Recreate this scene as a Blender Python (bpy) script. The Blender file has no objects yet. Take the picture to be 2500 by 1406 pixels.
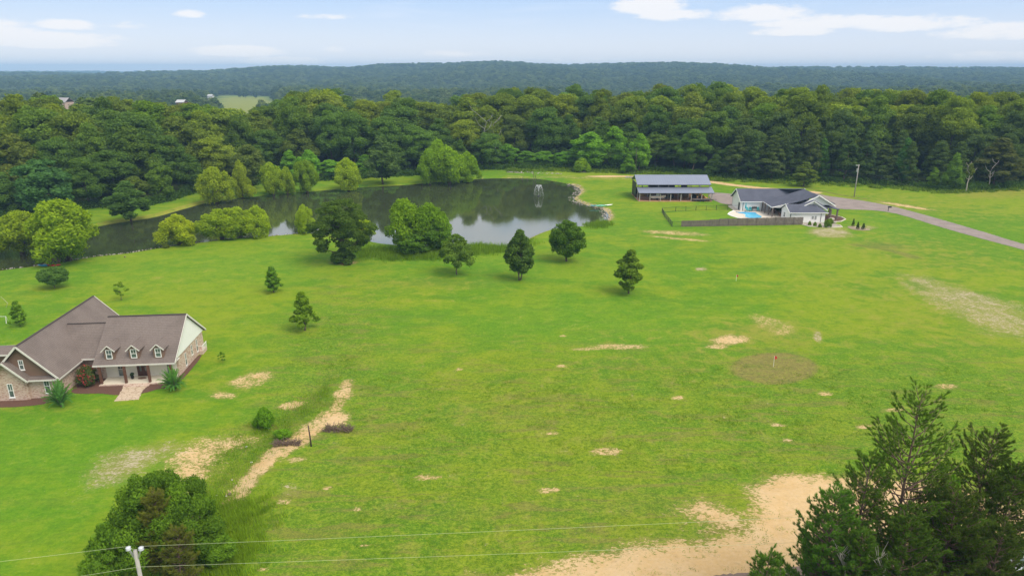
import bpy, math, random
import numpy as np
from mathutils import Vector, noise as mnoise

scene = bpy.context.scene
COL = scene.collection
random.seed(7)
RNG = np.random.default_rng(11)

# ---------------------------------------------------------------- camera, sky, sun, exposure
CAM_H = 38.0
FPX = 1665.0                                   # focal length in pixels of the 2500 px wide photograph
PITCH = math.atan((703 - 170) / FPX)
CP, SP = math.cos(PITCH), math.sin(PITCH)
cam_data = bpy.data.cameras.new('camera')
cam_data.sensor_width = 36.0
cam_data.lens = 36.0 * FPX / 2500.0
cam_data.clip_start = 0.5
cam_data.clip_end = 40000
cam = bpy.data.objects.new('camera', cam_data)
cam.location = (0, 0, CAM_H)
cam.rotation_euler = (math.radians(90) - PITCH, 0, 0)
COL.objects.link(cam)
scene.camera = cam

SUN_EL, SUN_AZ = math.radians(53), math.radians(128)      # azimuth measured clockwise from +Y
world = bpy.data.worlds.new('World')
scene.world = world
world.use_nodes = True
wt = world.node_tree
wt.nodes.clear()


class NG:
    """short helper for writing shader node graphs"""
    def __init__(s, tree):
        s.t = tree

    def n(s, kind, **kw):
        nd = s.t.nodes.new(kind)
        for k, v in kw.items():
            setattr(nd, k, v)
        return nd

    def link(s, a, b):
        s.t.links.new(a, b)

    def val(s, sock, v):
        if isinstance(v, bpy.types.NodeSocket):
            s.link(v, sock)
        else:
            sock.default_value = v

    def math(s, op, a, b=0.0, c=0.0, clamp=False):
        nd = s.n('ShaderNodeMath', operation=op, use_clamp=clamp)
        s.val(nd.inputs[0], a)
        s.val(nd.inputs[1], b)
        s.val(nd.inputs[2], c)
        return nd.outputs[0]

    def mix(s, f, a, b, blend='MIX'):
        nd = s.n('ShaderNodeMix', data_type='RGBA', blend_type=blend)
        s.val(nd.inputs['Factor'], f)
        s.val(nd.inputs[6], a if isinstance(a, bpy.types.NodeSocket) else (*a, 1))
        s.val(nd.inputs[7], b if isinstance(b, bpy.types.NodeSocket) else (*b, 1))
        return nd.outputs[2]

    def noise(s, vec, scale, detail=3, rough=0.55, dist=0.0, out='Fac'):
        nd = s.n('ShaderNodeTexNoise')
        s.link(vec, nd.inputs['Vector'])
        nd.inputs['Scale'].default_value = scale
        nd.inputs['Detail'].default_value = detail
        nd.inputs['Roughness'].default_value = rough
        nd.inputs['Distortion'].default_value = dist
        return nd.outputs[out]

    def ramp(s, f, lo, hi):
        nd = s.n('ShaderNodeMapRange', interpolation_type='SMOOTHSTEP')
        s.val(nd.inputs['Value'], f)
        nd.inputs['From Min'].default_value = lo
        nd.inputs['From Max'].default_value = hi
        return nd.outputs['Result']

    def mapping(s, vec, scale=(1, 1, 1), rot=(0, 0, 0)):
        nd = s.n('ShaderNodeMapping')
        s.link(vec, nd.inputs['Vector'])
        nd.inputs['Scale'].default_value = scale
        nd.inputs['Rotation'].default_value = rot
        return nd.outputs['Vector']


g = NG(wt)
sky = g.n('ShaderNodeTexSky', sky_type='NISHITA')
sky.sun_disc = False
sky.sun_elevation = SUN_EL
sky.sun_rotation = SUN_AZ
sky.air_density = 1.0
sky.dust_density = 0.6
sky.ozone_density = 1.5
tc = g.n('ShaderNodeTexCoord')
sep = g.n('ShaderNodeSeparateXYZ')
g.link(tc.outputs['Generated'], sep.inputs[0])
az = g.math('ARCTAN2', sep.outputs[0], sep.outputs[1])
el = g.math('ARCSINE', sep.outputs[2])
comb = g.n('ShaderNodeCombineXYZ')
g.link(g.math('MULTIPLY', az, 1.0), comb.inputs[0])
g.link(g.math('MULTIPLY', el, 3.2), comb.inputs[1])
cv = comb.outputs[0]
warp = g.noise(cv, 18.0, 5, 0.6)
warp2 = g.noise(cv, 55.0, 5, 0.65)
wv = g.math('ADD', g.math('MULTIPLY', g.math('SUBTRACT', warp, 0.5), 1.7),
            g.math('MULTIPLY', g.math('SUBTRACT', warp2, 0.5), 1.1))
# cumulus banks: azimuth, elevation, half width, half height (radians), strength
CUM = [(-.66, .040, .085, .014, 1.25), (-.57, .031, .07, .011, 1.25), (-.55, .048, .03, .007, 1.0), (-.70, .009, .02, .007, .8),
       (-.415, .065, .018, .006, .9), (-.485, .050, .02, .005, .4), (-.36, .021, .055, .008, 1.15), (-.31, .010, .05, .006, .95),
       (-.24, .025, .014, .005, .6), (-.255, .066, .035, .004, .4), (-.08, .020, .04, .005, .65), (.10, .010, .05, .005, .5),
       (.185, .079, .045, .014, 1.05), (.215, .068, .045, .009, .9), (.33, .066, .055, .012, 1.05), (.40, .055, .075, .010, 1),
       (.37, .046, .05, .007, .8), (.50, .050, .07, .010, .95), (.60, .040, .075, .010, .95), (.70, .038, .06, .009, .9),
       (.60, .013, .08, .006, .6), (.25, .006, .07, .005, .6), (-.95, .04, .12, .02, .9), (1.0, .05, .14, .02, .9)]
acc = None
for a0, e0, wa, we, st in CUM:
    dx = g.math('DIVIDE', g.math('SUBTRACT', az, a0), wa)
    dy = g.math('DIVIDE', g.math('SUBTRACT', el, e0), we)
    dy = g.math('MULTIPLY', dy, g.math('MULTIPLY_ADD', g.math('LESS_THAN', dy, 0.0), 0.5, 1.0))
    r2 = g.math('ADD', g.math('MULTIPLY', dx, dx), g.math('MULTIPLY', dy, dy))
    m = g.math('MULTIPLY', g.math('SUBTRACT', 1.0, g.math('MULTIPLY', r2, 0.62)), st)
    acc = m if acc is None else g.math('MAXIMUM', acc, m)
cum = g.ramp(g.math('ADD', acc, wv), 0.0, 0.75)
cirv = g.mapping(cv, (1.0, 3.2, 1), (0, 0, 0.25))
cir = g.ramp(g.noise(cirv, 5.0, 6, 0.6, 0.6), 0.48, 0.80)
grad = g.ramp(el, -0.01, 0.12)
band = g.mix(grad, (4.0, 4.25, 4.7), (2.05, 3.1, 4.8))
low = g.ramp(el, 0.40, 0.12)
skyc = g.mix(1.0, sky.outputs[0], (1.38, 1.12, 0.86), 'MULTIPLY')
skyb = g.mix(g.math('MULTIPLY', low, 0.9), skyc, band)
hic = g.math('MULTIPLY', g.ramp(el, 0.115, 0.19), g.ramp(g.noise(cv, 6.0, 5, 0.6, 0.4), 0.30, 0.52))
skyb = g.mix(g.math('MULTIPLY', hic, 0.80), skyb, (5.0, 5.0, 5.1))
skyb = g.mix(g.math('MULTIPLY', cir, 0.45), skyb, (3.9, 4.3, 5.0))
skyb = g.mix(g.math('MULTIPLY', cum, 0.88), skyb, (4.85, 4.8, 4.85))
bg = g.n('ShaderNodeBackground')
bg.inputs['Strength'].default_value = 0.15
g.link(skyb, bg.inputs['Color'])
wo = g.n('ShaderNodeOutputWorld')
g.link(bg.outputs[0], wo.inputs['Surface'])

sun_data = bpy.data.lights.new('sun', 'SUN')
sun_data.energy = 2.4
sun_data.angle = math.radians(38)
sun_data.color = (1.0, 0.93, 0.80)
sun = bpy.data.objects.new('sun', sun_data)
sd = Vector((math.sin(SUN_AZ) * math.cos(SUN_EL), math.cos(SUN_AZ) * math.cos(SUN_EL), math.sin(SUN_EL)))
sun.rotation_euler = sd.to_track_quat('Z', 'Y').to_euler()
COL.objects.link(sun)

vs = scene.view_settings
scene.display_settings.display_device = 'sRGB'
vs.view_transform = 'Standard'
vs.look = 'None'
vs.gamma = 1
vs.exposure = 0.48
vs.use_curve_mapping = False
cy = scene.cycles
cy.max_bounces = 6
cy.diffuse_bounces = 3
cy.glossy_bounces = 3
cy.transmission_bounces = 4
cy.transparent_max_bounces = 8
cy.volume_bounces = 0
cy.caustics_reflective = False
cy.caustics_refractive = False
cy.use_denoising = True
try:
    cy.denoiser = 'OPENIMAGEDENOISE'
    cy.denoising_input_passes = 'RGB_ALBEDO_NORMAL'
    cy.denoising_prefilter = 'ACCURATE'
except Exception:
    pass


# ---------------------------------------------------------------- from the photograph's pixels to the ground
def ray(px, py):
    x, y = (px - 1250) / FPX, (703 - py) / FPX
    return (x, CP + y * SP, -SP + y * CP)


def P(px, py, z=0.0):
    r = ray(px, py)
    t = (z - CAM_H) / r[2]
    return Vector((r[0] * t, r[1] * t, z))


def PY(px, py, Y):
    r = ray(px, py)
    t = Y / r[1]
    return Vector((r[0] * t, Y, CAM_H + r[2] * t))


def dep(Y, z=0.0):
    return Y * CP - (z - CAM_H) * SP


def proj_np(X, Y, Z):
    d = Z - CAM_H
    de = Y * CP - d * SP
    de = np.where(de < 1, 1, de)
    return 1250 + FPX * X / de, 703 - FPX * (Y * SP + d * CP) / de


# ---------------------------------------------------------------- object helpers
def tag(o, label=None, cat=None, group=None, kind=None):
    if label: o['label'] = label
    if cat: o['category'] = cat
    if group: o['group'] = group
    if kind: o['kind'] = kind
    return o


def empty(name, loc, rz=0.0):
    o = bpy.data.objects.new(name, None)
    o.empty_display_size = 0.5
    o.location = loc
    o.rotation_euler = (0, 0, rz)
    COL.objects.link(o)
    return o


def thing(name, label, cat, loc=(0, 0, 0), rz=0.0, group=None):
    return tag(empty(name, loc, rz), label, cat, group)


def link(name, me, parent=None):
    o = bpy.data.objects.new(name, me)
    COL.objects.link(o)
    if parent: o.parent = parent
    return o


def np_mesh(name, V, F, mat=None, smooth=False):
    """mesh from arrays: V (n,3), F (m,k) with k = 3 or 4"""
    me = bpy.data.meshes.new(name)
    V = np.ascontiguousarray(V, dtype=np.float32)
    F = np.ascontiguousarray(F, dtype=np.int32)
    k = F.shape[1]
    me.vertices.add(len(V))
    me.vertices.foreach_set('co', V.ravel())
    me.loops.add(F.size)
    me.loops.foreach_set('vertex_index', F.ravel())
    me.polygons.add(len(F))
    me.polygons.foreach_set('loop_start', np.arange(0, F.size, k, dtype=np.int32))
    me.polygons.foreach_set('loop_total', np.full(len(F), k, dtype=np.int32))
    if smooth:
        me.polygons.foreach_set('use_smooth', np.ones(len(F), dtype=bool))
    me.update(calc_edges=True)
    if mat: me.materials.append(mat)
    return me


def fattr(me, name, arr, domain='POINT'):
    a = me.attributes.new(name, 'FLOAT', domain)
    a.data.foreach_set('value', np.ascontiguousarray(arr, dtype=np.float32))


class MB:
    """collects boxes, prisms, bars into one mesh"""
    def __init__(s):
        s.v, s.f = [], []

    def add(s, vs_, fs):
        n = len(s.v)
        s.v += [tuple(v) for v in vs_]
        s.f += [tuple(i + n for i in f) for f in fs]
        return s

    def box(s, x0, x1, y0, y1, z0, z1):
        v = [(x0, y0, z0), (x1, y0, z0), (x1, y1, z0), (x0, y1, z0), (x0, y0, z1), (x1, y0, z1), (x1, y1, z1), (x0, y1, z1)]
        return s.add(v, [(0, 3, 2, 1), (4, 5, 6, 7), (0, 1, 5, 4), (1, 2, 6, 5), (2, 3, 7, 6), (3, 0, 4, 7)])

    def slab(s, pts, off):
        """polygon pts extruded by vector off"""
        n = len(pts)
        a = [Vector(p) for p in pts]
        b = [p + Vector(off) for p in a]
        fs = [tuple(range(n)), tuple(range(2 * n - 1, n - 1, -1))]
        fs += [(i, i + n, (i + 1) % n + n, (i + 1) % n) for i in range(n)]
        return s.add(a + b, fs)

    def bar(s, p, q, w, h=None):
        h = h or w
        p, q = Vector(p), Vector(q)
        d = (q - p).normalized()
        up = Vector((0, 0, 1)) if abs(d.z) < .95 else Vector((0, 1, 0))
        a = d.cross(up).normalized() * w / 2
        b = a.cross(d).normalized() * h / 2
        v = [p - a - b, p + a - b, p + a + b, p - a + b, q - a - b, q + a - b, q + a + b, q - a + b]
        return s.add(v, [(0, 3, 2, 1), (4, 5, 6, 7), (0, 1, 5, 4), (1, 2, 6, 5), (2, 3, 7, 6), (3, 0, 4, 7)])

    def tube(s, pts, rad, n=6):
        pts = [Vector(p) for p in pts]
        if not hasattr(rad, '__len__'): rad = [rad] * len(pts)
        vv = []
        for i, p in enumerate(pts):
            d = (pts[min(i + 1, len(pts) - 1)] - pts[max(i - 1, 0)]).normalized()
            up = Vector((0, 0, 1)) if abs(d.z) < .9 else Vector((1, 0, 0))
            a = d.cross(up).normalized()
            b = a.cross(d)
            for k in range(n):
                t = 2 * math.pi * k / n
                vv.append(p + (a * math.cos(t) + b * math.sin(t)) * rad[i])
        fs = []
        for i in range(len(pts) - 1):
            for k in range(n):
                k2 = (k + 1) % n
                fs.append((i * n + k, i * n + k2, (i + 1) * n + k2, (i + 1) * n + k))
        fs.append(tuple(range(n - 1, -1, -1)))
        m = (len(pts) - 1) * n
        fs.append(tuple(range(m, m + n)))
        return s.add(vv, fs)

    def build(s, name, mat, parent=None, smooth=False):
        me = bpy.data.meshes.new(name)
        me.from_pydata(s.v, [], s.f)
        if smooth: me.polygons.foreach_set('use_smooth', [True] * len(me.polygons))
        me.materials.append(mat)
        me.update()
        return link(name, me, parent)


# ---------------------------------------------------------------- materials
def new_mat(name):
    m = bpy.data.materials.new(name)
    m.use_nodes = True
    m.node_tree.nodes.clear()
    return m, NG(m.node_tree)


def out_surface(gg, sh, disp=None):
    o = gg.n('ShaderNodeOutputMaterial')
    gg.link(sh, o.inputs['Surface'])


def bsdf(gg, col, rough=0.7, metal=0.0, spec=0.5, normal=None):
    b = gg.n('ShaderNodeBsdfPrincipled')
    gg.val(b.inputs['Base Color'], col if isinstance(col, bpy.types.NodeSocket) else (*col, 1))
    gg.val(b.inputs['Roughness'], rough)
    b.inputs['Metallic'].default_value = metal
    b.inputs['Specular IOR Level'].default_value = spec
    if normal is not None: gg.link(normal, b.inputs['Normal'])
    return b


def bump(gg, h, strength=0.4, dist=0.1):
    b = gg.n('ShaderNodeBump')
    b.inputs['Strength'].default_value = strength
    b.inputs['Distance'].default_value = dist
    gg.link(h, b.inputs['Height'])
    return b.outputs[0]


def objvec(gg):
    return gg.n('ShaderNodeTexCoord').outputs['Object']


def posvec(gg):
    return gg.n('ShaderNodeNewGeometry').outputs['Position']


def plain(name, col, rough=0.6, metal=0.0, var=0.15, scale=2.0, spec=0.4, stretch=(1, 1, 1)):
    m, gg = new_mat(name)
    v = gg.mapping(objvec(gg), stretch)
    n = gg.noise(v, scale, 4, 0.6)
    c = gg.mix(n, tuple(x * (1 - var) for x in col), tuple(min(1, x * (1 + var)) for x in col))
    out_surface(gg, bsdf(gg, c, rough, metal, spec).outputs[0])
    return m


def foliage_mat(name, col=None, trans=0.40, per_instance=False):
    m, gg = new_mat(name)
    oi = gg.n('ShaderNodeObjectInfo')
    at = gg.n('ShaderNodeAttribute', attribute_name='leaf')
    if per_instance:
        cr = gg.n('ShaderNodeValToRGB')
        els = cr.color_ramp.elements
        cols = col
        els[0].position, els[0].color = 0, (*cols[0], 1)
        els[1].position, els[1].color = 1, (*cols[-1], 1)
        for i, c in enumerate(cols[1:-1]):
            e = els.new((i + 1) / (len(cols) - 1))
            e.color = (*c, 1)
        gg.link(oi.outputs['Random'], cr.inputs[0])
        base = cr.outputs[0]
    elif col is not None:
        base = gg.mix(0.0, col, col)
    else:
        base = oi.outputs['Color']
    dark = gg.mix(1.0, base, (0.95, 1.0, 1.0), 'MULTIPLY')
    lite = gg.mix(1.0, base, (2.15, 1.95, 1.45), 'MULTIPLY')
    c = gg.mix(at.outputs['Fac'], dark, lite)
    df = gg.n('ShaderNodeBsdfDiffuse')
    gg.link(c, df.inputs['Color'])
    tr = gg.n('ShaderNodeBsdfTranslucent')
    gg.link(gg.mix(1.0, c, (1.15, 1.2, 0.6), 'MULTIPLY'), tr.inputs['Color'])
    mx = gg.n('ShaderNodeMixShader')
    mx.inputs[0].default_value = trans
    gg.link(df.outputs[0], mx.inputs[1])
    gg.link(tr.outputs[0], mx.inputs[2])
    out_surface(gg, mx.outputs[0])
    return m


M = {}
M['leaf'] = foliage_mat('foliage')
M['far_leaf'] = foliage_mat('far_foliage', [(.045, .080, .026), (.075, .115, .034), (.038, .072, .030), (.12, .16, .045), (.055, .095, .028), (.09, .13, .036)], 0.3, True)
M['bark'] = plain('bark', (.13, .10, .075), 0.9, 0, .35, 6)
M['pale_bark'] = plain('pale_bark', (.42, .38, .33), 0.9, 0, .3, 6)
M['white'] = plain('white_paint', (.86, .85, .83), .55, 0, .04, 1.5)
M['trim'] = plain('white_trim', (.66, .63, .58), .55, 0, .06, 2)
M['stucco'] = plain('cream_stucco', (.68, .64, .56), .8, 0, .06, 2)
M['siding'] = plain('dark_wood_siding', (.20, .125, .088), .75, 0, .45, 3.5, stretch=(.25, .25, 6))
M['post'] = plain('dark_timber', (.12, .055, .035), .65, 0, .3, 4)
M['door'] = plain('door_wood', (.075, .032, .024), .4, 0, .3, 4)
M['concrete'] = plain('concrete', (.62, .56, .45), .85, 0, .1, 1.2)
M['patio'] = plain('patio_concrete', (.66, .58, .48), .85, 0, .12, .8)
M['metal_grey'] = plain('galvanised', (.42, .43, .44), .4, .6, .1, 3)
M['dark_metal'] = plain('dark_metal', (.04, .04, .045), .5, .3, .1, 3)
M['black'] = plain('black_plastic', (.02, .02, .022), .5)
M['gunwood'] = plain('weathered_wood', (.175, .14, .125), .85, 0, .65, 1.6, stretch=(1.6, 1.6, .6))
M['pole'] = plain('pole_wood', (.36, .34, .31), .85, 0, .25, 3, stretch=(4, 4, .5))
M['fieldpost'] = plain('field_post', (.07, .045, .035), .9, 0, .3, 5)
M['insul'] = plain('insulator_grey', (.55, .57, .62), .25, 0, .05)
M['wire'] = plain('wire', (.45, .50, .28), .5, .1, .05)
M['far_wire'] = plain('far_wire', (.16, .17, .16), .6, .1, .05)
M['teal'] = plain('teal_plastic', (.06, .36, .38), .4)
M['blue'] = plain('blue_plastic', (.02, .26, .48), .4)
M['red'] = plain('red_plastic', (.45, .02, .03), .4)
M['green_pl'] = plain('green_plastic', (.10, .42, .16), .4)
M['hay'] = plain('hay', (.34, .24, .11), .95, 0, .3, 6)
M['yellow'] = plain('machine_yellow', (.5, .30, .05), .5)
M['rubber'] = plain('rubber', (.025, .025, .025), .9)
M['rock'] = plain('pale_rock', (.36, .33, .28), .9, 0, .3, 1.2)
M['mulch'] = plain('mulch', (.115, .058, .040), .95, 0, .4, 5)
M['brush'] = plain('dead_brush', (.15, .105, .08), .95, 0, .3, 5)
M['deadwood'] = plain('dead_wood', (.45, .40, .34), .9, 0, .2, 5)
M['greyroof_far'] = plain('far_grey_roof', (.30, .29, .30), .8)
M['redfl'] = plain('red_cloth', (.5, .05, .03), .8)
M['carwhite'] = plain('white_car_paint', (.78, .80, .84), .18, 0, .02, 1)


def shingle(name, a, b):
    m, gg = new_mat(name)
    v = objvec(gg)
    n1 = gg.noise(gg.mapping(v, (3.2, 3.2, 7.0)), 2.2, 3, .7)
    n2 = gg.noise(v, .35, 3, .6)
    n3 = gg.noise(gg.mapping(v, (1, 1, 1)), 14, 2, .6)
    c = gg.mix(gg.ramp(n1, .3, .7), a, b)
    c = gg.mix(gg.math('MULTIPLY', gg.ramp(n2, .4, .65), .4), c, tuple(x * .75 for x in a))
    c = gg.mix(gg.math('MULTIPLY', gg.ramp(n3, .55, .8), .35), c, tuple(x * 1.5 for x in b))
    sp_ = gg.n('ShaderNodeSeparateXYZ')
    gg.link(v, sp_.inputs[0])
    row = gg.math('FRACT', gg.math('MULTIPLY', sp_.outputs[2], 6.5))
    c = gg.mix(gg.math('MULTIPLY', gg.math('LESS_THAN', row, .25), .42), c, tuple(x * .5 for x in a))
    out_surface(gg, bsdf(gg, c, .9, 0, .2, bump(gg, n1, .3, .03)).outputs[0])
    return m


M['shingle'] = shingle('brown_shingles', (.155, .125, .112), (.225, .185, .165))
M['shingle_dark'] = shingle('charcoal_shingles', (.085, .092, .125), (.125, .133, .172))


def brick(name, cols):
    m, gg = new_mat(name)
    v = gg.mapping(objvec(gg), (4.2, 4.2, 11))
    vo = gg.n('ShaderNodeTexVoronoi')
    vo.inputs['Scale'].default_value = 1.0
    gg.link(v, vo.inputs['Vector'])
    w = gg.n('ShaderNodeSeparateColor')
    gg.link(vo.outputs['Color'], w.inputs[0])
    c = gg.mix(gg.ramp(w.outputs[0], .35, .6), cols[0], cols[1])
    c = gg.mix(gg.ramp(w.outputs[1], .65, .75), c, cols[2])
    c = gg.mix(gg.math('MULTIPLY', gg.ramp(vo.outputs['Distance'], .35, .75), .6), c, cols[3])
    n = gg.noise(objvec(gg), .9, 4, .6)
    c = gg.mix(gg.math('MULTIPLY', gg.ramp(n, .5, .75), .3), c, cols[3])
    out_surface(gg, bsdf(gg, c, .9, 0, .2).outputs[0])
    return m


M['brick'] = brick('whitewashed_brick', [(.50, .345, .275), (.58, .45, .36), (.36, .21, .16), (.60, .50, .41)])

m, gg = new_mat('ribbed_metal_roof')
v = objvec(gg)
sp_ = gg.n('ShaderNodeSeparateXYZ')
gg.link(v, sp_.inputs[0])
rb = gg.math('FRACT', gg.math('MULTIPLY', sp_.outputs[0], 1.4))
n = gg.noise(v, .5, 3, .5)
c = gg.mix(n, (.235, .265, .345), (.285, .315, .395))
c = gg.mix(gg.math('MULTIPLY', gg.math('LESS_THAN', rb, .12), .35), c, (.17, .19, .26))
out_surface(gg, bsdf(gg, c, .42, .35, .5).outputs[0])
M['ribbed'] = m

m, gg = new_mat('window_glass')
n = gg.noise(objvec(gg), 1.3, 2, .5)
c = gg.mix(n, (.03, .045, .045), (.16, .21, .19))
out_surface(gg, bsdf(gg, c, .08, 0, .9).outputs[0])
M['glass'] = m

m, gg = new_mat('gravel')
v = posvec(gg)
n = gg.noise(v, .35, 4, .65)
n2 = gg.noise(v, 3.0, 3, .7)
c = gg.mix(gg.ramp(n, .3, .7), (.22, .18, .165), (.29, .24, .215))
c = gg.mix(gg.math('MULTIPLY', gg.ramp(n2, .4, .8), .5), c, (.40, .34, .31))
out_surface(gg, bsdf(gg, c, .95, 0, .2).outputs[0])
M['gravel'] = m

m, gg = new_mat('old_asphalt')
v = posvec(gg)
n = gg.noise(v, .5, 4, .65)
n2 = gg.noise(v, 9.0, 3, .7)
c = gg.mix(gg.ramp(n, .3, .7), (.17, .125, .10), (.22, .165, .13))
c = gg.mix(gg.math('MULTIPLY', gg.ramp(n2, .45, .8), .5), c, (.30, .24, .19))
out_surface(gg, bsdf(gg, c, .95, 0, .2).outputs[0])
M['asphalt'] = m

m, gg = new_mat('pond_water')
v = posvec(gg)
n = gg.noise(gg.mapping(v, (.7, 1.5, 1)), 1.6, 4, .6)
n2 = gg.noise(v, .045, 3, .6)
nn = gg.math('MULTIPLY', n, gg.math('MULTIPLY_ADD', gg.ramp(n2, .35, .7), .8, .2))
nl = gg.noise(v, .06, 3, .6)
c = gg.mix(nl, (.036, .048, .020), (.052, .064, .028))
b = bsdf(gg, c, .045, 0, 1.0, bump(gg, nn, .10, .05))
b.inputs['IOR'].default_value = 2.5
out_surface(gg, b.outputs[0])
M['water'] = m

m, gg = new_mat('pool_water')
n = gg.noise(posvec(gg), .6, 3, .6)
c = gg.mix(n, (.05, .42, .72), (.13, .58, .82))
out_surface(gg, bsdf(gg, c, .1, 0, .5).outputs[0])
M['pool'] = m

m, gg = new_mat('water_spray')
c = gg.mix(0., (.9, .93, .95), (.9, .93, .95))
out_surface(gg, bsdf(gg, c, .3, 0, .6).outputs[0])
M['spray'] = m


# ================================================================ THE SETTING
def sdf_poly(X, Y, pts):
    """signed distance (negative inside) of points to a polygon, metres"""
    pts = np.array(pts, dtype=float)
    d = np.full(X.shape, 1e9)
    inside = np.zeros(X.shape, dtype=bool)
    n = len(pts)
    for i in range(n):
        ax, ay = pts[i]
        bx, by = pts[(i + 1) % n]
        ex, ey = bx - ax, by - ay
        L2 = ex * ex + ey * ey + 1e-9
        t = np.clip(((X - ax) * ex + (Y - ay) * ey) / L2, 0, 1)
        d = np.minimum(d, np.hypot(X - ax - t * ex, Y - ay - t * ey))
        cond = ((ay > Y) != (by > Y)) & (X < (bx - ax) * (Y - ay) / ((by - ay) if by != ay else 1e-9) + ax)
        inside ^= cond
    return np.where(inside, -d, d)


def sdf_line(X, Y, pts):
    d = np.full(X.shape, 1e9)
    for (ax, ay), (bx, by) in zip(pts[:-1], pts[1:]):
        ex, ey = bx - ax, by - ay
        L2 = ex * ex + ey * ey + 1e-9
        t = np.clip(((X - ax) * ex + (Y - ay) * ey) / L2, 0, 1)
        d = np.minimum(d, np.hypot(X - ax - t * ex, Y - ay - t * ey))
    return d


def sm(a, b, x):
    t = np.clip((x - a) / (b - a), 0, 1)
    return t * t * (3 - 2 * t)


WATER_Z = -0.45
POND_PX = [(-400, 700), (-150, 690), (0, 659), (64, 652), (150, 640), (224, 627), (272, 622), (320, 617), (397, 603), (448, 597),
           (499, 590), (576, 581), (672, 575), (752, 568), (862, 569), (900, 586), (952, 596), (1040, 600), (1128, 590), (1168, 597), (1204, 601),
           (1240, 598), (1272, 588), (1290, 578), (1312, 568), (1345, 557), (1380, 553), (1416, 552), (1455, 548), (1478, 538), (1476, 520), (1462, 511),
           (1434, 504), (1408, 496), (1392, 486), (1402, 477), (1413, 468), (1405, 458), (1384, 450), (1330, 440), (1294, 436),
           (1179, 436), (1114, 443), (1042, 448), (1006, 452), (952, 455), (880, 459), (826, 463), (754, 469), (700, 473),
           (608, 483), (544, 489), (509, 496), (448, 513), (384, 532), (294, 544), (224, 558), (100, 566), (0, 570),
           (-200, 578), (-500, 600)]


def smooth_poly(pts, n=2):
    for _ in range(n):
        q = []
        for i in range(len(pts)):
            a, b = pts[i], pts[(i + 1) % len(pts)]
            q.append((a[0] * .75 + b[0] * .25, a[1] * .75 + b[1] * .25))
            q.append((a[0] * .25 + b[0] * .75, a[1] * .25 + b[1] * .75))
        pts = q
    return pts


POND = [tuple(P(x, y, WATER_Z)[:2]) for x, y in POND_PX]
POND_S = smooth_poly(POND, 1)


def interp(x, xs, ys):
    return np.interp(x, xs, ys)


def snoise(X, Y, seed, waves=10, lo=.6, hi=2.2):
    r = np.random.default_rng(seed)
    out = np.zeros_like(X, dtype=float)
    for _ in range(waves):
        a, f, p = r.uniform(0, math.pi), r.uniform(lo, hi), r.uniform(0, 6.28)
        out += np.sin((X * math.cos(a) + Y * math.sin(a)) * f + p)
    return out / math.sqrt(waves)


def terrain(X, Y):
    """height of the country beyond the woods"""
    X = np.asarray(X, float)
    Y = np.asarray(Y, float)
    Yc = np.maximum(Y, 60)
    px = 1250 + FPX * X / (Yc * CP)
    drop = -17 * sm(330, 560, Y)
    top = interp(px, [-400, 0, 300, 500, 600, 700, 800, 1000, 1100, 1200, 1330, 1400, 1450, 1600, 1660, 1800, 2000, 2250, 2500, 3000],
                 [176, 176, 175, 173, 166, 160, 159, 156, 153.5, 151.5, 152, 155.5, 157, 154.5, 153.5, 158.5, 161.5, 161, 165, 168])
    ridge = 38 + 3000 * (170.0 - top) / FPX - 22
    h = drop
    rise = sm(1500, 3000, Yc) * (ridge + 17)
    h = h + rise
    h = h + sm(500, 1500, Yc) * 4.0 * snoise(X, Y, 3, 8, .0015, .006) * (1 - .6 * sm(2500, 3200, Yc))
    m1 = np.exp(-((Yc - 1700) / 260) ** 2) * interp(px, [0, 200, 450, 650, 900], [0, 9, 9, 3, 0])
    h = h + m1
    fall = sm(3100, 4200, Yc)
    far = 38 + 6200 * (170 - 172.0) / FPX - 20
    h = h * (1 - fall) + fall * (far * sm(4200, 6200, Yc) - 5)
    return h


xs_pos = [0.0]
st = .45
while xs_pos[-1] < 6500:
    if xs_pos[-1] > 95: st *= 1.06
    xs_pos.append(xs_pos[-1] + min(st, 260))
xs = np.array([-x for x in xs_pos[:0:-1]] + xs_pos)
ys = [30.0]
st = .42
while ys[-1] < 7000:
    if ys[-1] > 120: st = max(.42, min(1.0, st * 1.006))
    if ys[-1] > 300: st = max(1.0, (ys[-1] - 250) * .045)
    ys.append(ys[-1] + st)
ys = np.array([-400, -200, -100, -50, -20, 0, 10, 20, 26] + ys)
XX, YY = np.meshgrid(xs, ys)
GX, GY = XX.ravel(), YY.ravel()
nx, ny = len(xs), len(ys)
# which vertices can carry painted detail
near = (GY > 28) & (GY < 330) & (np.abs(GX) < GY * .95 + 40)
PXg, PYg = proj_np(GX, GY, np.zeros_like(GX))


def attr_field():
    return np.zeros(GX.shape)


def px_ell(cx, cy, rx, ry, rot=0.0, soft=.5):
    c, s = math.cos(math.radians(rot)), math.sin(math.radians(rot))
    dx, dy = PXg - cx, PYg - cy
    u = (dx * c + dy * s) / rx
    v = (-dx * s + dy * c) / ry
    r = np.sqrt(u * u + v * v)
    return np.where(near, 1 - sm(1 - soft, 1 + soft, r), 0)


def px_poly(pts, soft=1.2):
    w = [tuple(P(x, y)[:2]) for x, y in pts]
    d = np.full(GX.shape, 1e3)
    wa = np.array(w)
    sel = near & (GX > wa[:, 0].min() - 8) & (GX < wa[:, 0].max() + 8) & (GY > wa[:, 1].min() - 8) & (GY < wa[:, 1].max() + 8)
    d[sel] = sdf_poly(GX[sel], GY[sel], w)
    return 1 - sm(-soft, soft, d)


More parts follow.
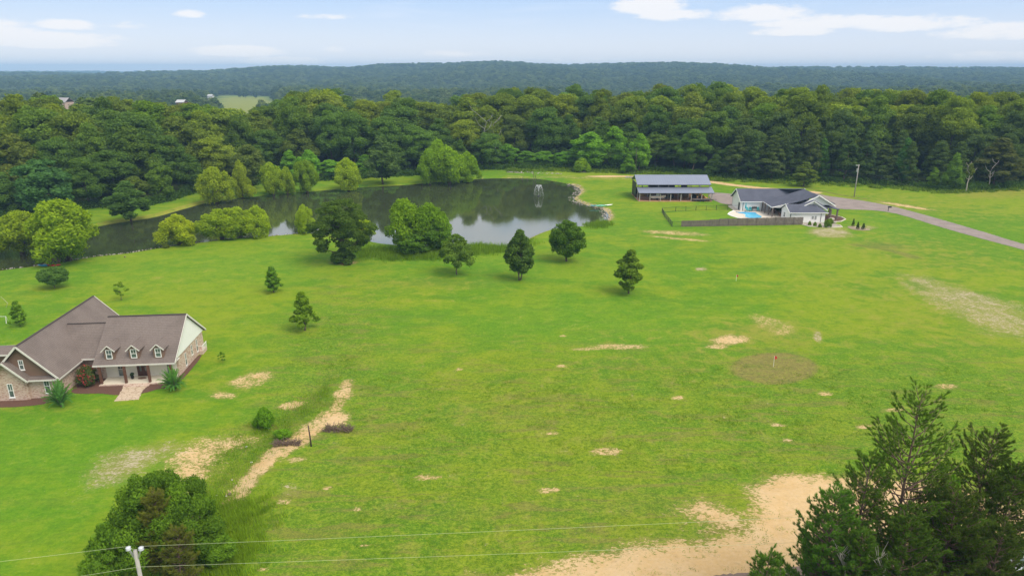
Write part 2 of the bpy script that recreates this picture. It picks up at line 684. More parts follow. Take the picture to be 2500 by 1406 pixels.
def px_line(pts, w, soft=.6):
    wp = [tuple(P(x, y)[:2]) for x, y in pts]
    d = np.full(GX.shape, 1e3)
    sel = near
    d[sel] = sdf_line(GX[sel], GY[sel], wp)
    return 1 - sm(w * (1 - soft), w * (1 + soft), d)


soil, grey, dry, lush, rough, dark = [attr_field() for _ in range(6)]


def mx(dst, m, k=1.0):
    np.maximum(dst, m * k, out=dst)


# --- pond distance
pd = np.full(GX.shape, 500.0)
pd[near] = sdf_poly(GX[near], GY[near], POND_S)
# --- bare soil
mx(soil, px_poly([(1833, 1190), (1912, 1160), (2074, 1166), (2300, 1180), (2500, 1230), (2800, 1300), (2800, 1430), (1200, 1500),
                  (1270, 1400), (1400, 1365), (1560, 1330), (1720, 1325), (1800, 1300), (1850, 1240)], 2.6), .95)
mx(soil, px_poly([(1640, 1245), (1720, 1212), (1800, 1250), (1850, 1290), (1790, 1300), (1700, 1275)], 2.0), .62)
mx(soil, px_poly([(1000, 1450), (1280, 1390), (1500, 1340), (1700, 1300), (1860, 1270), (1860, 1420), (1300, 1460)], 3.5), .58)
mx(soil, px_poly([(630, 1068), (558, 1061), (479, 1075), (396, 1119), (403, 1155), (400, 1190), (470, 1195), (522, 1158), (545, 1110)], 3.0), .62)
mx(grey, px_poly([(270, 1108), (330, 1098), (414, 1079), (440, 1090), (396, 1119), (350, 1144), (302, 1175), (240, 1186), (215, 1160)], 3.2), .66)
mx(soil, px_line([(850, 930), (838, 965), (815, 1005), (780, 1035)], .9), .58)
mx(soil, px_line([(775, 1035), (735, 1070), (665, 1105)], 1.5), .64)
mx(soil, px_line([(665, 1105), (610, 1160), (568, 1212)], 1.2), .70)
mx(soil, px_ell(815, 1020, 42, 22), .66)
mx(soil, px_ell(835, 962, 26, 13), .62)
mx(soil, px_ell(545, 966, 34, 9), .55)
mx(soil, px_ell(612, 928, 60, 18, -12), .48)
mx(soil, px_ell(712, 982, 36, 8, -15), .68)
mx(soil, px_ell(725, 1120, 25, 8, -10), .55)
mx(soil, px_ell(692, 1222, 16, 9), .62)
mx(grey, px_ell(708, 1195, 26, 18), .42)
mx(soil, px_ell(800, 1190, 16, 6), .5)
mx(soil, px_ell(1780, 830, 46, 13, -4), .64)
mx(soil, px_ell(1752, 845, 30, 7), .6)
mx(soil, px_ell(1890, 795, 70, 20, 20), .38)
mx(soil, px_ell(1510, 846, 75, 7, 0), .50)
mx(soil, px_ell(1430, 852, 40, 4, 0), .5)
mx(grey, px_ell(1996, 822, 14, 12, 55), .52)
mx(soil, px_ell(1645, 569, 90, 6, 3), .46)
mx(soil, px_ell(1660, 583, 90, 3, 5), .48)
mx(grey, px_ell(2025, 568, 55, 12, 3), .62)
mx(grey, px_ell(2105, 556, 40, 6), .5)
mx(grey, px_ell(1712, 657, 16, 4), .6)
mx(soil, px_line([(1735, 444), (1790, 452), (1850, 459), (1990, 470)], 2.4, .6), .75)
mx(soil, px_ell(1490, 431, 60, 2.5), .8)
mx(soil, px_poly([(1235, 426), (1300, 431), (1395, 428), (1500, 434), (1560, 436), (1560, 441), (1380, 436), (1235, 432)], 1.5), .3)
mx(grey, px_poly([(2195, 668), (2270, 676), (2340, 700), (2500, 745), (2560, 800), (2500, 835), (2400, 810), (2300, 760), (2215, 705)], 5), .50)
mx(grey, px_ell(2380, 730, 90, 16, 15), .56)
mx(soil, px_ell(2210, 503, 75, 3.5, 9), .62)
for (x, y, rx, ry) in [(1350, 1056, 18, 5), (1922, 1072, 14, 6), (1900, 1035, 24, 5), (2310, 942, 34, 7), (2015, 960, 22, 5), (1120, 900, 10, 4),
                       (1045, 1163, 36, 7), (1375, 820, 10, 3), (1655, 970, 18, 5), (2110, 1040, 20, 6), (870, 1240, 12, 7), (1480, 1100, 40, 10),
                       (1370, 893, 12, 4), (890, 1330, 16, 5), (640, 1390, 20, 4), (2180, 1000, 30, 6), (1340, 1195, 30, 7)]:
    mx(soil, px_ell(x, y, rx, ry), .56)
# tan golf practice circle, ring of dead turf
circ = px_ell(1891, 898, 106, 38, 0, .12)
mx(dark, circ, .85)
mx(dry, circ, .9)
# muddy banks of the pond
right_bank = sm(1372, 1400, PXg) * near * (PYg < 556) * (PYg > 448)
mx(soil, right_bank * (1 - sm(1.0, 4.2, np.abs(pd))), .58)
mx(grey, right_bank * (1 - sm(.5, 3.0, np.abs(pd))), .66)
mx(soil, near * (PXg > 1272) * (PXg < 1345) * (PYg > 540) * (1 - sm(.5, 3.0, np.abs(pd))), .6)
mx(soil, near * (PXg < 1400) * (PYg < 500) * (1 - sm(.2, 1.4, np.abs(pd))), .62)
left_bank = near * (PXg < 520) * (PYg < 575) * (PYg > 480)
mx(dry, left_bank * (1 - sm(2.5, 4.0, pd)), .95)
# red earth round the pine
mx(soil, px_ell(838, 641, 36, 7), .54)
# dry and rough turf, and a painted ditch shadow
mx(dry, px_ell(2300, 760, 300, 130, 10, .9), .55)
mx(dry, px_ell(1250, 1010, 700, 190, 0, .9), .22)
mx(dry, px_ell(1500, 1330, 700, 120, 0, .9), .40)
mx(dry, px_ell(2250, 620, 330, 60, 8, .9), .55)
mx(dry, px_ell(2250, 500, 330, 40, 5, .8), .50)
mx(dry, px_ell(2420, 470, 120, 18, 0, .6), .85)
mx(dry, px_ell(1020, 700, 180, 30, 0, .9), .40)
mx(dry, px_ell(960, 735, 300, 6, -2, .9), .45)
mx(dry, px_ell(1650, 880, 320, 90, 0, .9), .45)
mx(dry, px_ell(1850, 815, 220, 40, 0, .9), .75)
mx(dry, px_ell(1120, 1010, 380, 60, 0, .9), .45)
mx(dry, px_ell(2050, 690, 200, 40, 0, .9), .45)
mx(dry, px_ell(890, 870, 26, 70, 0, .9), .55)
mx(dry, px_ell(560, 940, 150, 60, -8, .9), .45)
mx(dry, px_ell(430, 1250, 220, 90, 0, .9), .30)
mx(dry, px_ell(120, 1010, 260, 30, 0, .9), .35)
mx(dry, px_ell(400, 690, 200, 40, -6, .9), .30)
mx(lush, px_ell(1480, 790, 320, 60, 3, .9), .8)
mx(lush, px_ell(1250, 660, 330, 50, 3, .9), .6)
mx(lush, px_ell(560, 650, 330, 45, -3, .9), .6)
mx(lush, px_ell(130, 1150, 260, 220, 0, .9), .5)
mx(lush, px_ell(1900, 560, 220, 40, 0, .9), .45)
mx(lush, px_ell(860, 900, 140, 120, 0, .9), .35)
mx(lush, px_ell(2150, 560, 120, 40, 0, .9), .5)
mx(rough, sm(740, 1000, PYg) * sm(560, 820, PXg + (PYg - 1000) * .6) * near)
mx(rough, px_ell(780, 980, 140, 260, 20, .6))
mx(rough, px_poly([(480, 1090), (660, 990), (780, 900), (820, 830), (850, 830), (860, 950), (780, 1080), (640, 1210), (560, 1300), (520, 1406), (420, 1400)], 3))
mx(dark, px_poly([(500, 1170), (560, 1090), (680, 1010), (790, 900), (830, 900), (800, 980), (640, 1100), (570, 1200), (540, 1300), (480, 1300)], 2.5), .42)
mx(dark, px_line([(1945, 455), (1990, 463), (2040, 474), (2085, 482), (2120, 487)], .7, .7), .8)  # shadow in the ditch, painted into the ground colour as a dark line
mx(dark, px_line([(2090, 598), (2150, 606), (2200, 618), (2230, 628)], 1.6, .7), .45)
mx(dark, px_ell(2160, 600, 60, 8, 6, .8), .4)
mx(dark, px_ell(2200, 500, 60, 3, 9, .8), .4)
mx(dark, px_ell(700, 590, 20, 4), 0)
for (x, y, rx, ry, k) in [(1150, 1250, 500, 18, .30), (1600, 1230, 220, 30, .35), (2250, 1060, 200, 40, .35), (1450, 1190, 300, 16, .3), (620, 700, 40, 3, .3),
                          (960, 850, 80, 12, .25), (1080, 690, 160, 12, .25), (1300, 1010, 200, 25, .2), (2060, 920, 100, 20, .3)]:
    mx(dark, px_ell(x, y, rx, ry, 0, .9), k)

# --- heights
Z = terrain(GX, GY)
bank = sm(2.2, -1.2, pd) if False else 1 - sm(-1.2, 2.6, pd)
Z = Z - bank * 1.15 * near
bumps = (.5 + .25 * snoise(GX, GY, 21, 8, .5, 1.6) + .25 * snoise(GX, GY, 22, 8, 1.5, 4.5))
Z = Z - near * np.clip(bumps, 0, 1.2) * .16 * (GY < 175) * sm(0, 1, rough) * (pd > 3)
# shallow drainage swale running down to the lower left
Z = Z - near * .35 * (1 - sm(0, 3.2, sdf_line(GX, GY, [tuple(P(x, y)[:2]) for x, y in [(825, 880), (700, 1020), (600, 1120), (530, 1250), (500, 1380)]])))
Z = Z + 0.0

idx = np.arange(nx * ny).reshape(ny, nx)
F = np.stack([idx[:-1, :-1].ravel(), idx[:-1, 1:].ravel(), idx[1:, 1:].ravel(), idx[1:, :-1].ravel()], 1)

m, gg = new_mat('meadow_ground')
v = posvec(gg)


def A(nm):
    return gg.n('ShaderNodeAttribute', attribute_name=nm).outputs['Fac']


aS, aG, aD, aL, aR, aK = [A(x) for x in ('soil', 'grey', 'dry', 'lush', 'rough', 'dark')]
nBig = gg.noise(v, .022, 7, .62)
nMid = gg.noise(gg.mapping(v, (.7, 1.3, 1), (0, 0, .12)), .16, 7, .68, .4)
nMid2 = gg.noise(v, .42, 5, .65, .5)
nFine = gg.noise(v, 2.6, 4, .7)
nFine2 = gg.noise(gg.mapping(v, (1, 1.9, 1)), 1.0, 5, .72)
nClump = gg.noise(gg.mapping(v, (.8, 1.25, 1)), 1.9, 6, .75)
green = gg.mix(gg.ramp(gg.math('ADD', nBig, gg.math('MULTIPLY', gg.math('SUBTRACT', nMid, .5), .9)), .38, .62), (.088, .215, .005), (.190, .268, .008))
green = gg.mix(gg.math('MULTIPLY', aL, .75), green, (.090, .240, .010))
dmask = gg.ramp(gg.math('ADD', gg.math('MULTIPLY', aD, .75), gg.math('MULTIPLY', gg.math('SUBTRACT', nMid2, .5), 1.5)), .20, .80)
green = gg.mix(gg.math('MULTIPLY', dmask, .85), green, (.265, .245, .040))
green = gg.mix(gg.math('MULTIPLY', gg.ramp(nMid2, .53, .68), gg.math('MULTIPLY_ADD', aR, .45, .08)), green, (.245, .215, .065))
green = gg.mix(gg.math('MULTIPLY', gg.ramp(nFine2, .50, .72), gg.math('MULTIPLY_ADD', aR, .5, .18)), green, (.080, .160, .008))
green = gg.mix(gg.math('MULTIPLY', gg.ramp(nClump, .53, .70), gg.math('MULTIPLY_ADD', aR, .55, .12)), green, (.055, .110, .010))
green = gg.mix(gg.math('MULTIPLY', gg.ramp(nClump, .45, .30), gg.math('MULTIPLY', aR, .45)), green, (.20, .30, .022))
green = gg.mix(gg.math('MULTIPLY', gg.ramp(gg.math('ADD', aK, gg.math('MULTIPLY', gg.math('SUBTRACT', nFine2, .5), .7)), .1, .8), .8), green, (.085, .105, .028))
green = gg.mix(gg.math('MULTIPLY', gg.math('MULTIPLY', aK, aD), 1.25), green, (.225, .165, .065))
green = gg.mix(gg.math('MULTIPLY', gg.math('SUBTRACT', nFine, .48), gg.math('MULTIPLY_ADD', aR, 2.2, .9), clamp=True), green, (.29, .345, .03))
green = gg.mix(gg.math('MULTIPLY', gg.math('SUBTRACT', .52, nFine), gg.math('MULTIPLY_ADD', aR, 2.2, .9), clamp=True), green, (.045, .095, .010))
streak = gg.noise(gg.mapping(v, (.22, 1.15, 1), (0, 0, -.05)), .55, 5, .65, .8)
green = gg.mix(gg.math('MULTIPLY', gg.ramp(streak, .51, .63), gg.math('MULTIPLY_ADD', aR, .50, .10)), green, (.185, .150, .050))
green = gg.mix(gg.math('MULTIPLY', gg.ramp(streak, .46, .33), gg.math('MULTIPLY_ADD', aR, .30, .12)), green, (.075, .190, .008))
valn = gg.math('ADD', gg.math('MULTIPLY', gg.math('SUBTRACT', nMid2, .5), 1.1), gg.math('MULTIPLY', gg.math('SUBTRACT', nFine2, .5), 1.3))
green = gg.mix(gg.math('MULTIPLY', valn, 1.0, clamp=True), green, (.27, .325, .020))
green = gg.mix(gg.math('MULTIPLY', valn, -1.4, clamp=True), green, (.055, .140, .008))
nG = gg.noise(gg.mapping(v, (1, 1.5, 1)), 6.5, 3, .8)
green = gg.mix(gg.math('MULTIPLY', gg.math('ABSOLUTE', gg.math('SUBTRACT', nG, .5)), gg.math('MULTIPLY_ADD', aR, 2.4, 1.2), clamp=True), green, gg.mix(gg.math('GREATER_THAN', nG, .5), (.055, .115, .012), (.28, .325, .035)))
# soil with a ragged, grassy edge
nTuft = gg.noise(gg.mapping(v, (.8, 1.4, 1)), 4.2, 5, .75)
rag = gg.math('ADD', gg.math('MULTIPLY', gg.math('SUBTRACT', nMid2, .5), 1.1), gg.math('ADD', gg.math('MULTIPLY', gg.math('SUBTRACT', nClump, .5), 1.7), gg.math('MULTIPLY', gg.math('SUBTRACT', nTuft, .5), 2.0)))
tint = gg.noise(v, .25, 3, .6)
soilc = gg.mix(gg.ramp(tint, .3, .7), (.56, .375, .17), (.60, .43, .23))
soilc = gg.mix(gg.math('MULTIPLY', gg.ramp(nClump, .50, .72), .5), soilc, (.33, .235, .11))
soilc = gg.mix(gg.math('MULTIPLY', gg.math('SUBTRACT', nFine, .45), 1.3, clamp=True), soilc, (.66, .50, .34))
greyc = gg.mix(gg.ramp(nFine2, .3, .7), (.36, .31, .20), (.47, .40, .30))
green = gg.mix(gg.math('MULTIPLY', gg.ramp(gg.math('ADD', gg.math('MAXIMUM', aS, aG), gg.math('MULTIPLY', rag, .35)), .12, .60), .55), green, (.30, .235, .085))
gr = gg.mix(gg.ramp(gg.math('ADD', aS, gg.math('MULTIPLY', rag, .85)), .42, .62), green, soilc)
gr = gg.mix(gg.ramp(gg.math('ADD', aG, gg.math('MULTIPLY', rag, 1.1)), .42, .85), gr, greyc)
hb = gg.math('ADD', gg.math('MULTIPLY', nClump, gg.math('MULTIPLY_ADD', aR, .8, .2)), gg.math('MULTIPLY', nFine, .35))
# wooded country far off: forest floor green
sepp = gg.n('ShaderNodeSeparateXYZ')
gg.link(v, sepp.inputs[0])
farm = gg.ramp(sepp.outputs[1], 325, 345)
fl = A('forest')
gr = gg.mix(fl, gr, (.045, .065, .020))
out_surface(gg, bsdf(gg, gr, .95, 0, .12, bump(gg, hb, .55, .22)).outputs[0])
M['ground'] = m

# pale fields among the far woods (px position, distance, half size)
CLEAR = [(598, 1180, 62, 380), (592, 640, 20, 190), (205, 640, 16, 160), (10, 640, 22, 40), (360, 800, 30, 30), (420, 850, 40, 30)]


def clearing(X, Y):
    k = np.zeros(np.shape(X))
    for px, Yc, hx, hy in CLEAR:
        cx = (px - 1250) / FPX * (Y * CP + 55 * SP)
        r = np.maximum(np.abs((X - cx) / hx), np.abs((Y - Yc) / hy))
        k = np.maximum(k, 1 - sm(.85, 1.1, r))
    return k


forest = sm(322, 336, GY) * (1 - clearing(GX, GY))
WOODEDGE_X = [-300, 0, 120, 250, 330, 420, 500, 600, 700, 800, 900, 1000, 1100, 1200, 1400, 1600, 1750, 1900, 2000, 2100, 2200, 2290, 2400, 2500, 2800]
WOODEDGE_Y = [545, 535, 520, 505, 508, 488, 460, 452, 446, 440, 434, 428, 424, 413, 411, 418, 434, 440, 444, 449, 455, 464, 462, 456, 450]
far_open = clearing(GX, GY) * (GY > 400)
dry = np.maximum(dry, far_open)
edge_px = interp(PXg, WOODEDGE_X, WOODEDGE_Y)
edge_y = CAM_H * 0 + np.array([0.0])
forest = np.maximum(forest, near * sm(2.5, -1.5, PYg - edge_px) if False else near * (1 - sm(-3.0, 1.0, PYg - edge_px)))
gme = np_mesh('lawn', np.stack([GX, GY, Z], 1), F, M['ground'], True)
for nm, a in (('soil', soil), ('grey', grey), ('dry', dry), ('lush', lush), ('rough', rough), ('dark', dark), ('forest', forest)):
    fattr(gme, nm, a)
tag(link('grass_ground', gme), kind='structure')


def sheet(name, pts_px, mat, z, smooth=1, jag=0.0, kind='structure', world_pts=None):
    w = world_pts or [tuple(P(x, y)[:2]) for x, y in pts_px]
    if smooth: w = smooth_poly(w, smooth)
    if jag:
        q = []
        for i in range(len(w)):
            a, b = w[i], w[(i + 1) % len(w)]
            n = max(1, int(math.dist(a, b) / (jag * 3)))
            for k in range(n):
                t = k / n
                q.append((a[0] + (b[0] - a[0]) * t + random.uniform(-jag, jag), a[1] + (b[1] - a[1]) * t + random.uniform(-jag, jag)))
        w = q
    mb = MB()
    mb.add([(x, y, z) for x, y in w], [tuple(range(len(w)))])
    mb.add([(x, y, z - .5) for x, y in w], [])
    n = len(w)
    for i in range(n):
        j = (i + 1) % n
        mb.f.append((i, i + n, j + n, j))
    o = mb.build(name, mat)
    bm_tri(o.data)
    return tag(o, kind=kind)


def bm_tri(me):
    import bmesh
    bm = bmesh.new()
    bm.from_mesh(me)
    bmesh.ops.recalc_face_normals(bm, faces=bm.faces)
    bmesh.ops.triangulate(bm, faces=[f for f in bm.faces if len(f.verts) > 4])
    bm.to_mesh(me)
    bm.free()


# pond surface, slightly larger than the shoreline so that it meets the bank
mb = MB()
big = [(x, y) for x, y in POND]
cxp, cyp = sum(p[0] for p in POND) / len(POND), sum(p[1] for p in POND) / len(POND)
mb.add([(x, y, WATER_Z) for x, y in [(-330, 95), (5, 95), (60, 130), (62, 275), (-20, 282), (-200, 262), (-330, 180)]], [(0, 1, 2, 3, 4, 5, 6)])
o = mb.build('pond_water', M['water'])
bm_tri(o.data)
tag(o, kind='structure')

sheet('gravel_driveway', [(2620, 630), (2500, 597), (2400, 566), (2300, 537), (2200, 509), (2150, 498), (2100, 489), (2060, 484), (2015, 478), (1990, 471),
                          (1960, 470), (1990, 492), (2025, 506), (2050, 511), (2100, 512), (2150, 515), (2200, 524), (2300, 556), (2400, 584), (2500, 610), (2620, 645)],
      M['gravel'], .03, 1, .12)
sheet('gravel_yard', [(1735, 470), (1770, 472), (1810, 476), (1812, 503), (1800, 504), (1770, 499), (1750, 493), (1730, 482)], M['gravel'], .035, 1, .12)
ROADP = [(-260, 9.5), (-80, 34.6), (-24, 39.4), (8, 43.2), (22, 45.2), (60, 50.6), (200, 70)]
w = ROADP + [(x + .6, y - 6.2) for x, y in ROADP[::-1]]
sheet('country_road', None, M['asphalt'], .03, 1, .10, world_pts=w)


# ---------------------------------------------------------------- haze
m = bpy.data.materials.new('haze_air')
m.use_nodes = True
m.node_tree.nodes.clear()
gg = NG(m.node_tree)
pv = gg.n('ShaderNodeVolumePrincipled')
pv.inputs['Color'].default_value = (.40, .68, 1.0, 1)
pv.inputs['Density'].default_value = 1.9e-4
pv.inputs['Density Attribute'].default_value = ''
pv.inputs['Anisotropy'].default_value = -0.15
oo = gg.n('ShaderNodeOutputMaterial')
gg.link(pv.outputs[0], oo.inputs['Volume'])
try:
    m.cycles.homogeneous_volume = True
except Exception:
    pass
mb = MB()
mb.box(-7000, 7000, -450, 7200, -30, 82)
o = mb.build('haze', m)
tag(o, 'thin pale blue haze over the far woods', kind='stuff')


# ================================================================ TREES
def unit(n, rng):
    d = rng.normal(size=(n, 3))
    return d / np.linalg.norm(d, axis=1, keepdims=True)


ICO = None


def ico():
    global ICO
    if ICO is None:
        import bmesh
        bm = bmesh.new()
        bmesh.ops.create_icosphere(bm, subdivisions=2, radius=1)
        V = np.array([v.co[:] for v in bm.verts])
        Fa = np.array([[v.index for v in f.verts] for f in bm.faces])
        bm.free()
        ICO = (V, Fa)
    return ICO


def leaf_quads(p, nrm, size, rng, aspect=.62, spread=.8):
    """one small bent leaf spray per point: a kite of two triangles"""
    n = len(p)
    nn = nrm + rng.normal(size=(n, 3)) * spread
    nn /= np.linalg.norm(nn, axis=1, keepdims=True)
    t = rng.normal(size=(n, 3))
    a = np.cross(nn, t)
    a /= np.linalg.norm(a, axis=1, keepdims=True)
    b = np.cross(nn, a)
    s = (size * rng.uniform(.6, 1.4, n))[:, None]
    fold = nn * s * .25
    v0, v1, v2, v3 = p + a * s, p + b * s * aspect - fold, p - a * s, p - b * s * aspect - fold
    V = np.stack([v0, v1, v2, v3], 1).reshape(-1, 3)
    i = np.arange(n)[:, None] * 4
    return V, i + np.array([0, 1, 2, 3])


ENV = {
    'round': lambda t: math.sqrt(max(0, 1 - (2 * t - 1) ** 2)) ** .8,
    'dome': lambda t: math.sqrt(max(.02, 1 - max(0, (t - .35) / .65) ** 2)) * (.62 + .38 * min(1, t / .3)),
    'cone': lambda t: (1 - t) ** .75 * min(1, .55 + t * 4) + .07,
    'egg': lambda t: math.sin(math.pi * min(1, (t * .93 + .05)) ** .62) ** .8 + .03,
    'column': lambda t: math.sin(math.pi * min(1, (t * .9 + .07)) ** .8) ** .6,
    'bush': lambda t: math.sqrt(max(0.03, 1 - t ** 2)),
    'flat': lambda t: max(.1, math.sqrt(max(0, 1 - ((t - .45) / .62) ** 2))),
}


def make_crown(name, h, w, cb, env, nl, lr, nleaf, ls, seed, mat, core=.72, squash=.8, out=.85, droop=0.0, lean=0.0, jit=.12, gap=0.0, sub=0, colvar=.5):
    """crown of overlapping leafy lobes. h tree height, w crown width, cb crown base (share of h). Returns mesh and lobe centres"""
    rng = np.random.default_rng(seed)
    e = ENV[env]
    R = w / 2
    zb, zt = h * cb, h
    C, S = [], []
    ga = 2.399963
    k = 0
    for i in range(nl):
        t = (i + .5) / nl
        t = t ** .85
        er = e(t) * R
        rr = lr * w * rng.uniform(.65, 1.15) * (.55 + .45 * min(1, er / R))
        ring = er - rr * .75
        rad = max(0, ring) * (rng.uniform(.6, 1.0) if i % 4 else rng.uniform(0, .5))
        a = i * ga + rng.uniform(-.4, .4)
        z = zb + rr * squash * .8 + (zt - zb - rr * squash * 1.6) * t + rng.normal() * jit * h * .15
        z = min(z, zt - rr * squash * .9)
        C.append([math.cos(a) * rad + lean * (z / h) * w, math.sin(a) * rad, z])
        S.append(rr)
        k += 1
    C, S = np.array(C), np.array(S)
    C0, S0 = C, S
    if sub:
        c2, s2 = [], []
        for c, r in zip(C, S):
            dd = unit(sub * 2, rng)
            dd = dd[np.argsort(-(dd[:, 2] + dd @ ((c - [0, 0, h * .5]) / (np.linalg.norm(c - [0, 0, h * .5]) + 1e-6))))[:sub]]
            for q in dd:
                rr = r * rng.uniform(.38, .62)
                c2.append(c + q * (r * .78) * np.array([1, 1, squash]))
                s2.append(rr)
        C, S = np.concatenate([C, np.array(c2)]), np.concatenate([S, np.array(s2)])
    wgt = S ** 2
    cnt = np.maximum(8, (nleaf * wgt / wgt.sum()).astype(int))
    pts, nr, vr = [], [], []
    ctr = np.array([0, 0, zb + (zt - zb) * .45])
    for c, r, n in zip(C, S, cnt):
        d = unit(int(n * 1.6), rng)
        outd = (c - ctr)
        outd = outd / (np.linalg.norm(outd) + 1e-6)
        sc = d @ outd + .5 * d[:, 2]
        d = d[np.argsort(-sc)[:n]]
        rad = r * (out + (1.15 - out) * rng.random(len(d)) ** .6)
        rad = np.where(rng.random(len(d)) < .14, rad * rng.uniform(1.0, 1.28, len(d)), rad)
        rad = rad * (1 + .16 * np.sin(d[:, 0] * 5 + c[0]) * np.sin(d[:, 1] * 5.5 + c[1]) + .10 * np.sin(d[:, 2] * 9 + c[2]))
        q = d * rad[:, None]
        q[:, 2] *= squash
        if droop:
            q[:, 2] -= droop * r * (np.hypot(q[:, 0], q[:, 1]) / r) ** 2
        p = c + q
        keep = np.ones(len(p), bool)
        for c2, r2 in zip(C, S):
            if c2 is c or np.allclose(c2, c): continue
            dd = p - c2
            dd[:, 2] /= squash
            keep &= (dd ** 2).sum(1) > (r2 * .72) ** 2
        p, dn = p[keep], d[keep]
        if gap:
            kk = rng.random(len(p)) > gap
            p, dn = p[kk], dn[kk]
        pts.append(p)
        nr.append(dn)
        base = rng.uniform(.45 - colvar / 2, .45 + colvar / 2)
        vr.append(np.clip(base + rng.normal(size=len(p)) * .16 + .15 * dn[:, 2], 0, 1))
    p, dn, vv = np.concatenate(pts), np.concatenate(nr), np.concatenate(vr)
    p[:, 2] = np.maximum(p[:, 2], .05)
    V, Fq = leaf_quads(p, dn, ls, rng)
    vals = vv
    if core:
        IV, IF = ico()
        cv_, cf_ = [], []
        off = len(V)
        for c, r in zip(C0, S0):
            q = IV * r * core * (1 + .12 * np.sin(IV[:, :1] * 6 + c[0]) * np.sin(IV[:, 1:2] * 7 + c[1]))
            q = q * np.array([1, 1, squash]) + c
            cv_.append(q)
            cf_.append(np.concatenate([IF, IF[:, 2:3]], 1) + off)
            off += len(q)
        me_v = np.concatenate([V] + cv_)
        # cores as degenerate-free triangles: build as a separate tri list
        tri = np.concatenate([Fq[:, [0, 1, 2]], Fq[:, [0, 2, 3]]] + [f[:, :3] for f in cf_])
        vals = np.concatenate([vv, vv, np.full(sum(len(f) for f in cf_), .18)])  # cores get a darker tone: shade inside the crown put into colour
        me = np_mesh(name, me_v, tri, mat)
    else:
        me = np_mesh(name, V, Fq, mat)
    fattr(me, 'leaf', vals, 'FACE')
    return me, C0, S0


def make_trunk(name, h, r, C, S, seed, mat, top=.8, nlimb=10, stems=1, spread=.0, n=7):
    rng = np.random.default_rng(seed)
    mb = MB()
    for s in range(stems):
        a0 = 2 * math.pi * s / stems + rng.uniform(0, 1)
        off = spread if stems > 1 else 0
        pts, rad = [], []
        for k in range(7):
            t = k / 6
            pts.append((math.cos(a0) * off * (.25 + t) + rng.normal() * .012 * h * (k > 0), math.sin(a0) * off * (.25 + t) + rng.normal() * .012 * h * (k > 0), -.4 + (h * top + .4) * t))
            rad.append(r * ((1.35 if k == 0 else 1) - .85 * t) / (1 if stems == 1 else 1.4))
        mb.tube(pts, rad, n)
        order = rng.permutation(len(C))[:nlimb]
        for j in order:
            c = C[j]
            zz = max(h * .12, c[2] - .35 * math.hypot(c[0], c[1]) - S[j] * .4)
            t = min(.95, (zz + .4) / (h * top + .4))
            b = Vector(pts[0]).lerp(Vector(pts[-1]), t)
            f = t * 6
            i = min(5, int(f))
            b = Vector(pts[i]).lerp(Vector(pts[i + 1]), f - i)
            e_ = Vector(c)
            mid = b.lerp(e_, .5) + Vector((0, 0, -.03 * h * .5))
            rr = r * .38 * (1 - .6 * t)
            mb.tube([b, mid, e_], [rr, rr * .65, rr * .25], 5)
    me = bpy.data.meshes.new(name)
    me.from_pydata(mb.v, [], mb.f)
    me.polygons.foreach_set('use_smooth', [True] * len(me.polygons))
    me.materials.append(mat)
    return me


VAR = {}


def variant(key, h, w, cb, env, nl, lr, nleaf, ls, seed, r=.3, bark='bark', nlimb=10, stems=1, spread=0, top=.8, **kw):
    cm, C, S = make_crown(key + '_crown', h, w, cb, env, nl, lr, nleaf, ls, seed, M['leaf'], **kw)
    tm = make_trunk(key + '_trunk', h, r, C, S, seed + 5, M[bark], top=top, nlimb=nlimb, stems=stems, spread=spread)
    VAR[key] = (cm, tm, h, w)


for i in range(7):
    variant(f'hard{i}', 26, 18, .30 if i % 2 else .18, ['dome', 'round', 'egg', 'dome', 'round', 'dome', 'egg'][i], 30 + 3 * i, .15, 15000, .34, 100 + i, .38, nlimb=12, squash=.8, core=.72, sub=5, jit=.3, colvar=.35)
for i in range(4):
    variant(f'mid{i}', 13, 8.5, .10, ['egg', 'dome', 'cone', 'round'][i], 26, .17, 9000, .25, 140 + i, .2, nlimb=8, squash=.85, core=.7, sub=4, colvar=.35)
for i in range(3):
    variant(f'pinef{i}', 17, 9, .12, 'cone' if i != 1 else 'egg', 40, .15, 8000, .30, 160 + i, .25, nlimb=14, squash=.5, core=.55, droop=.15, colvar=.35)
for i in range(3):
    variant(f'willow{i}', 8, 8, .04, ['dome', 'bush', 'dome'][i], 26, .16, 17000, .15, 180 + i, .22, nlimb=10, stems=3, spread=.8, squash=1.1, droop=.2, core=.6, sub=6, jit=.3, colvar=.4)
for i in range(3):
    variant(f'young{i}', 7, 4, .10, ['cone', 'egg', 'cone'][i], 34, .15, 9000, .13, 200 + i, .10, nlimb=14, squash=.75, core=.4, top=.85, sub=3, colvar=.7)
variant('oakround', 9, 8, .12, 'round', 60, .13, 14000, .17, 220, .2, nlimb=16, squash=.75, core=.5, sub=3, colvar=.6)
variant('oakopen', 8, 8, .20, 'egg', 46, .125, 9000, .17, 221, .14, nlimb=18, squash=.6, core=.0)
variant('slim', 9, 5, .16, 'egg', 46, .16, 11000, .16, 222, .16, nlimb=14, squash=1.0, core=.5, stems=3, spread=.5)
variant('orchard', 4, 5, .26, 'flat', 26, .17, 7000, .13, 223, .09, nlimb=14, squash=.75, core=.45)
variant('sparse', 4, 3.2, .25, 'egg', 14, .12, 900, .12, 224, .05, nlimb=12, squash=.6, core=0, lean=.06)
variant('bigpine', 14, 15, .16, 'flat', 62, .115, 24000, .20, 226, .36, nlimb=34, squash=.42, core=.45, out=.8, colvar=.5, sub=2)
variant('smallbush', 2.2, 2.8, .0, 'bush', 22, .2, 4500, .11, 230, .05, nlimb=6, squash=.9, core=.6)
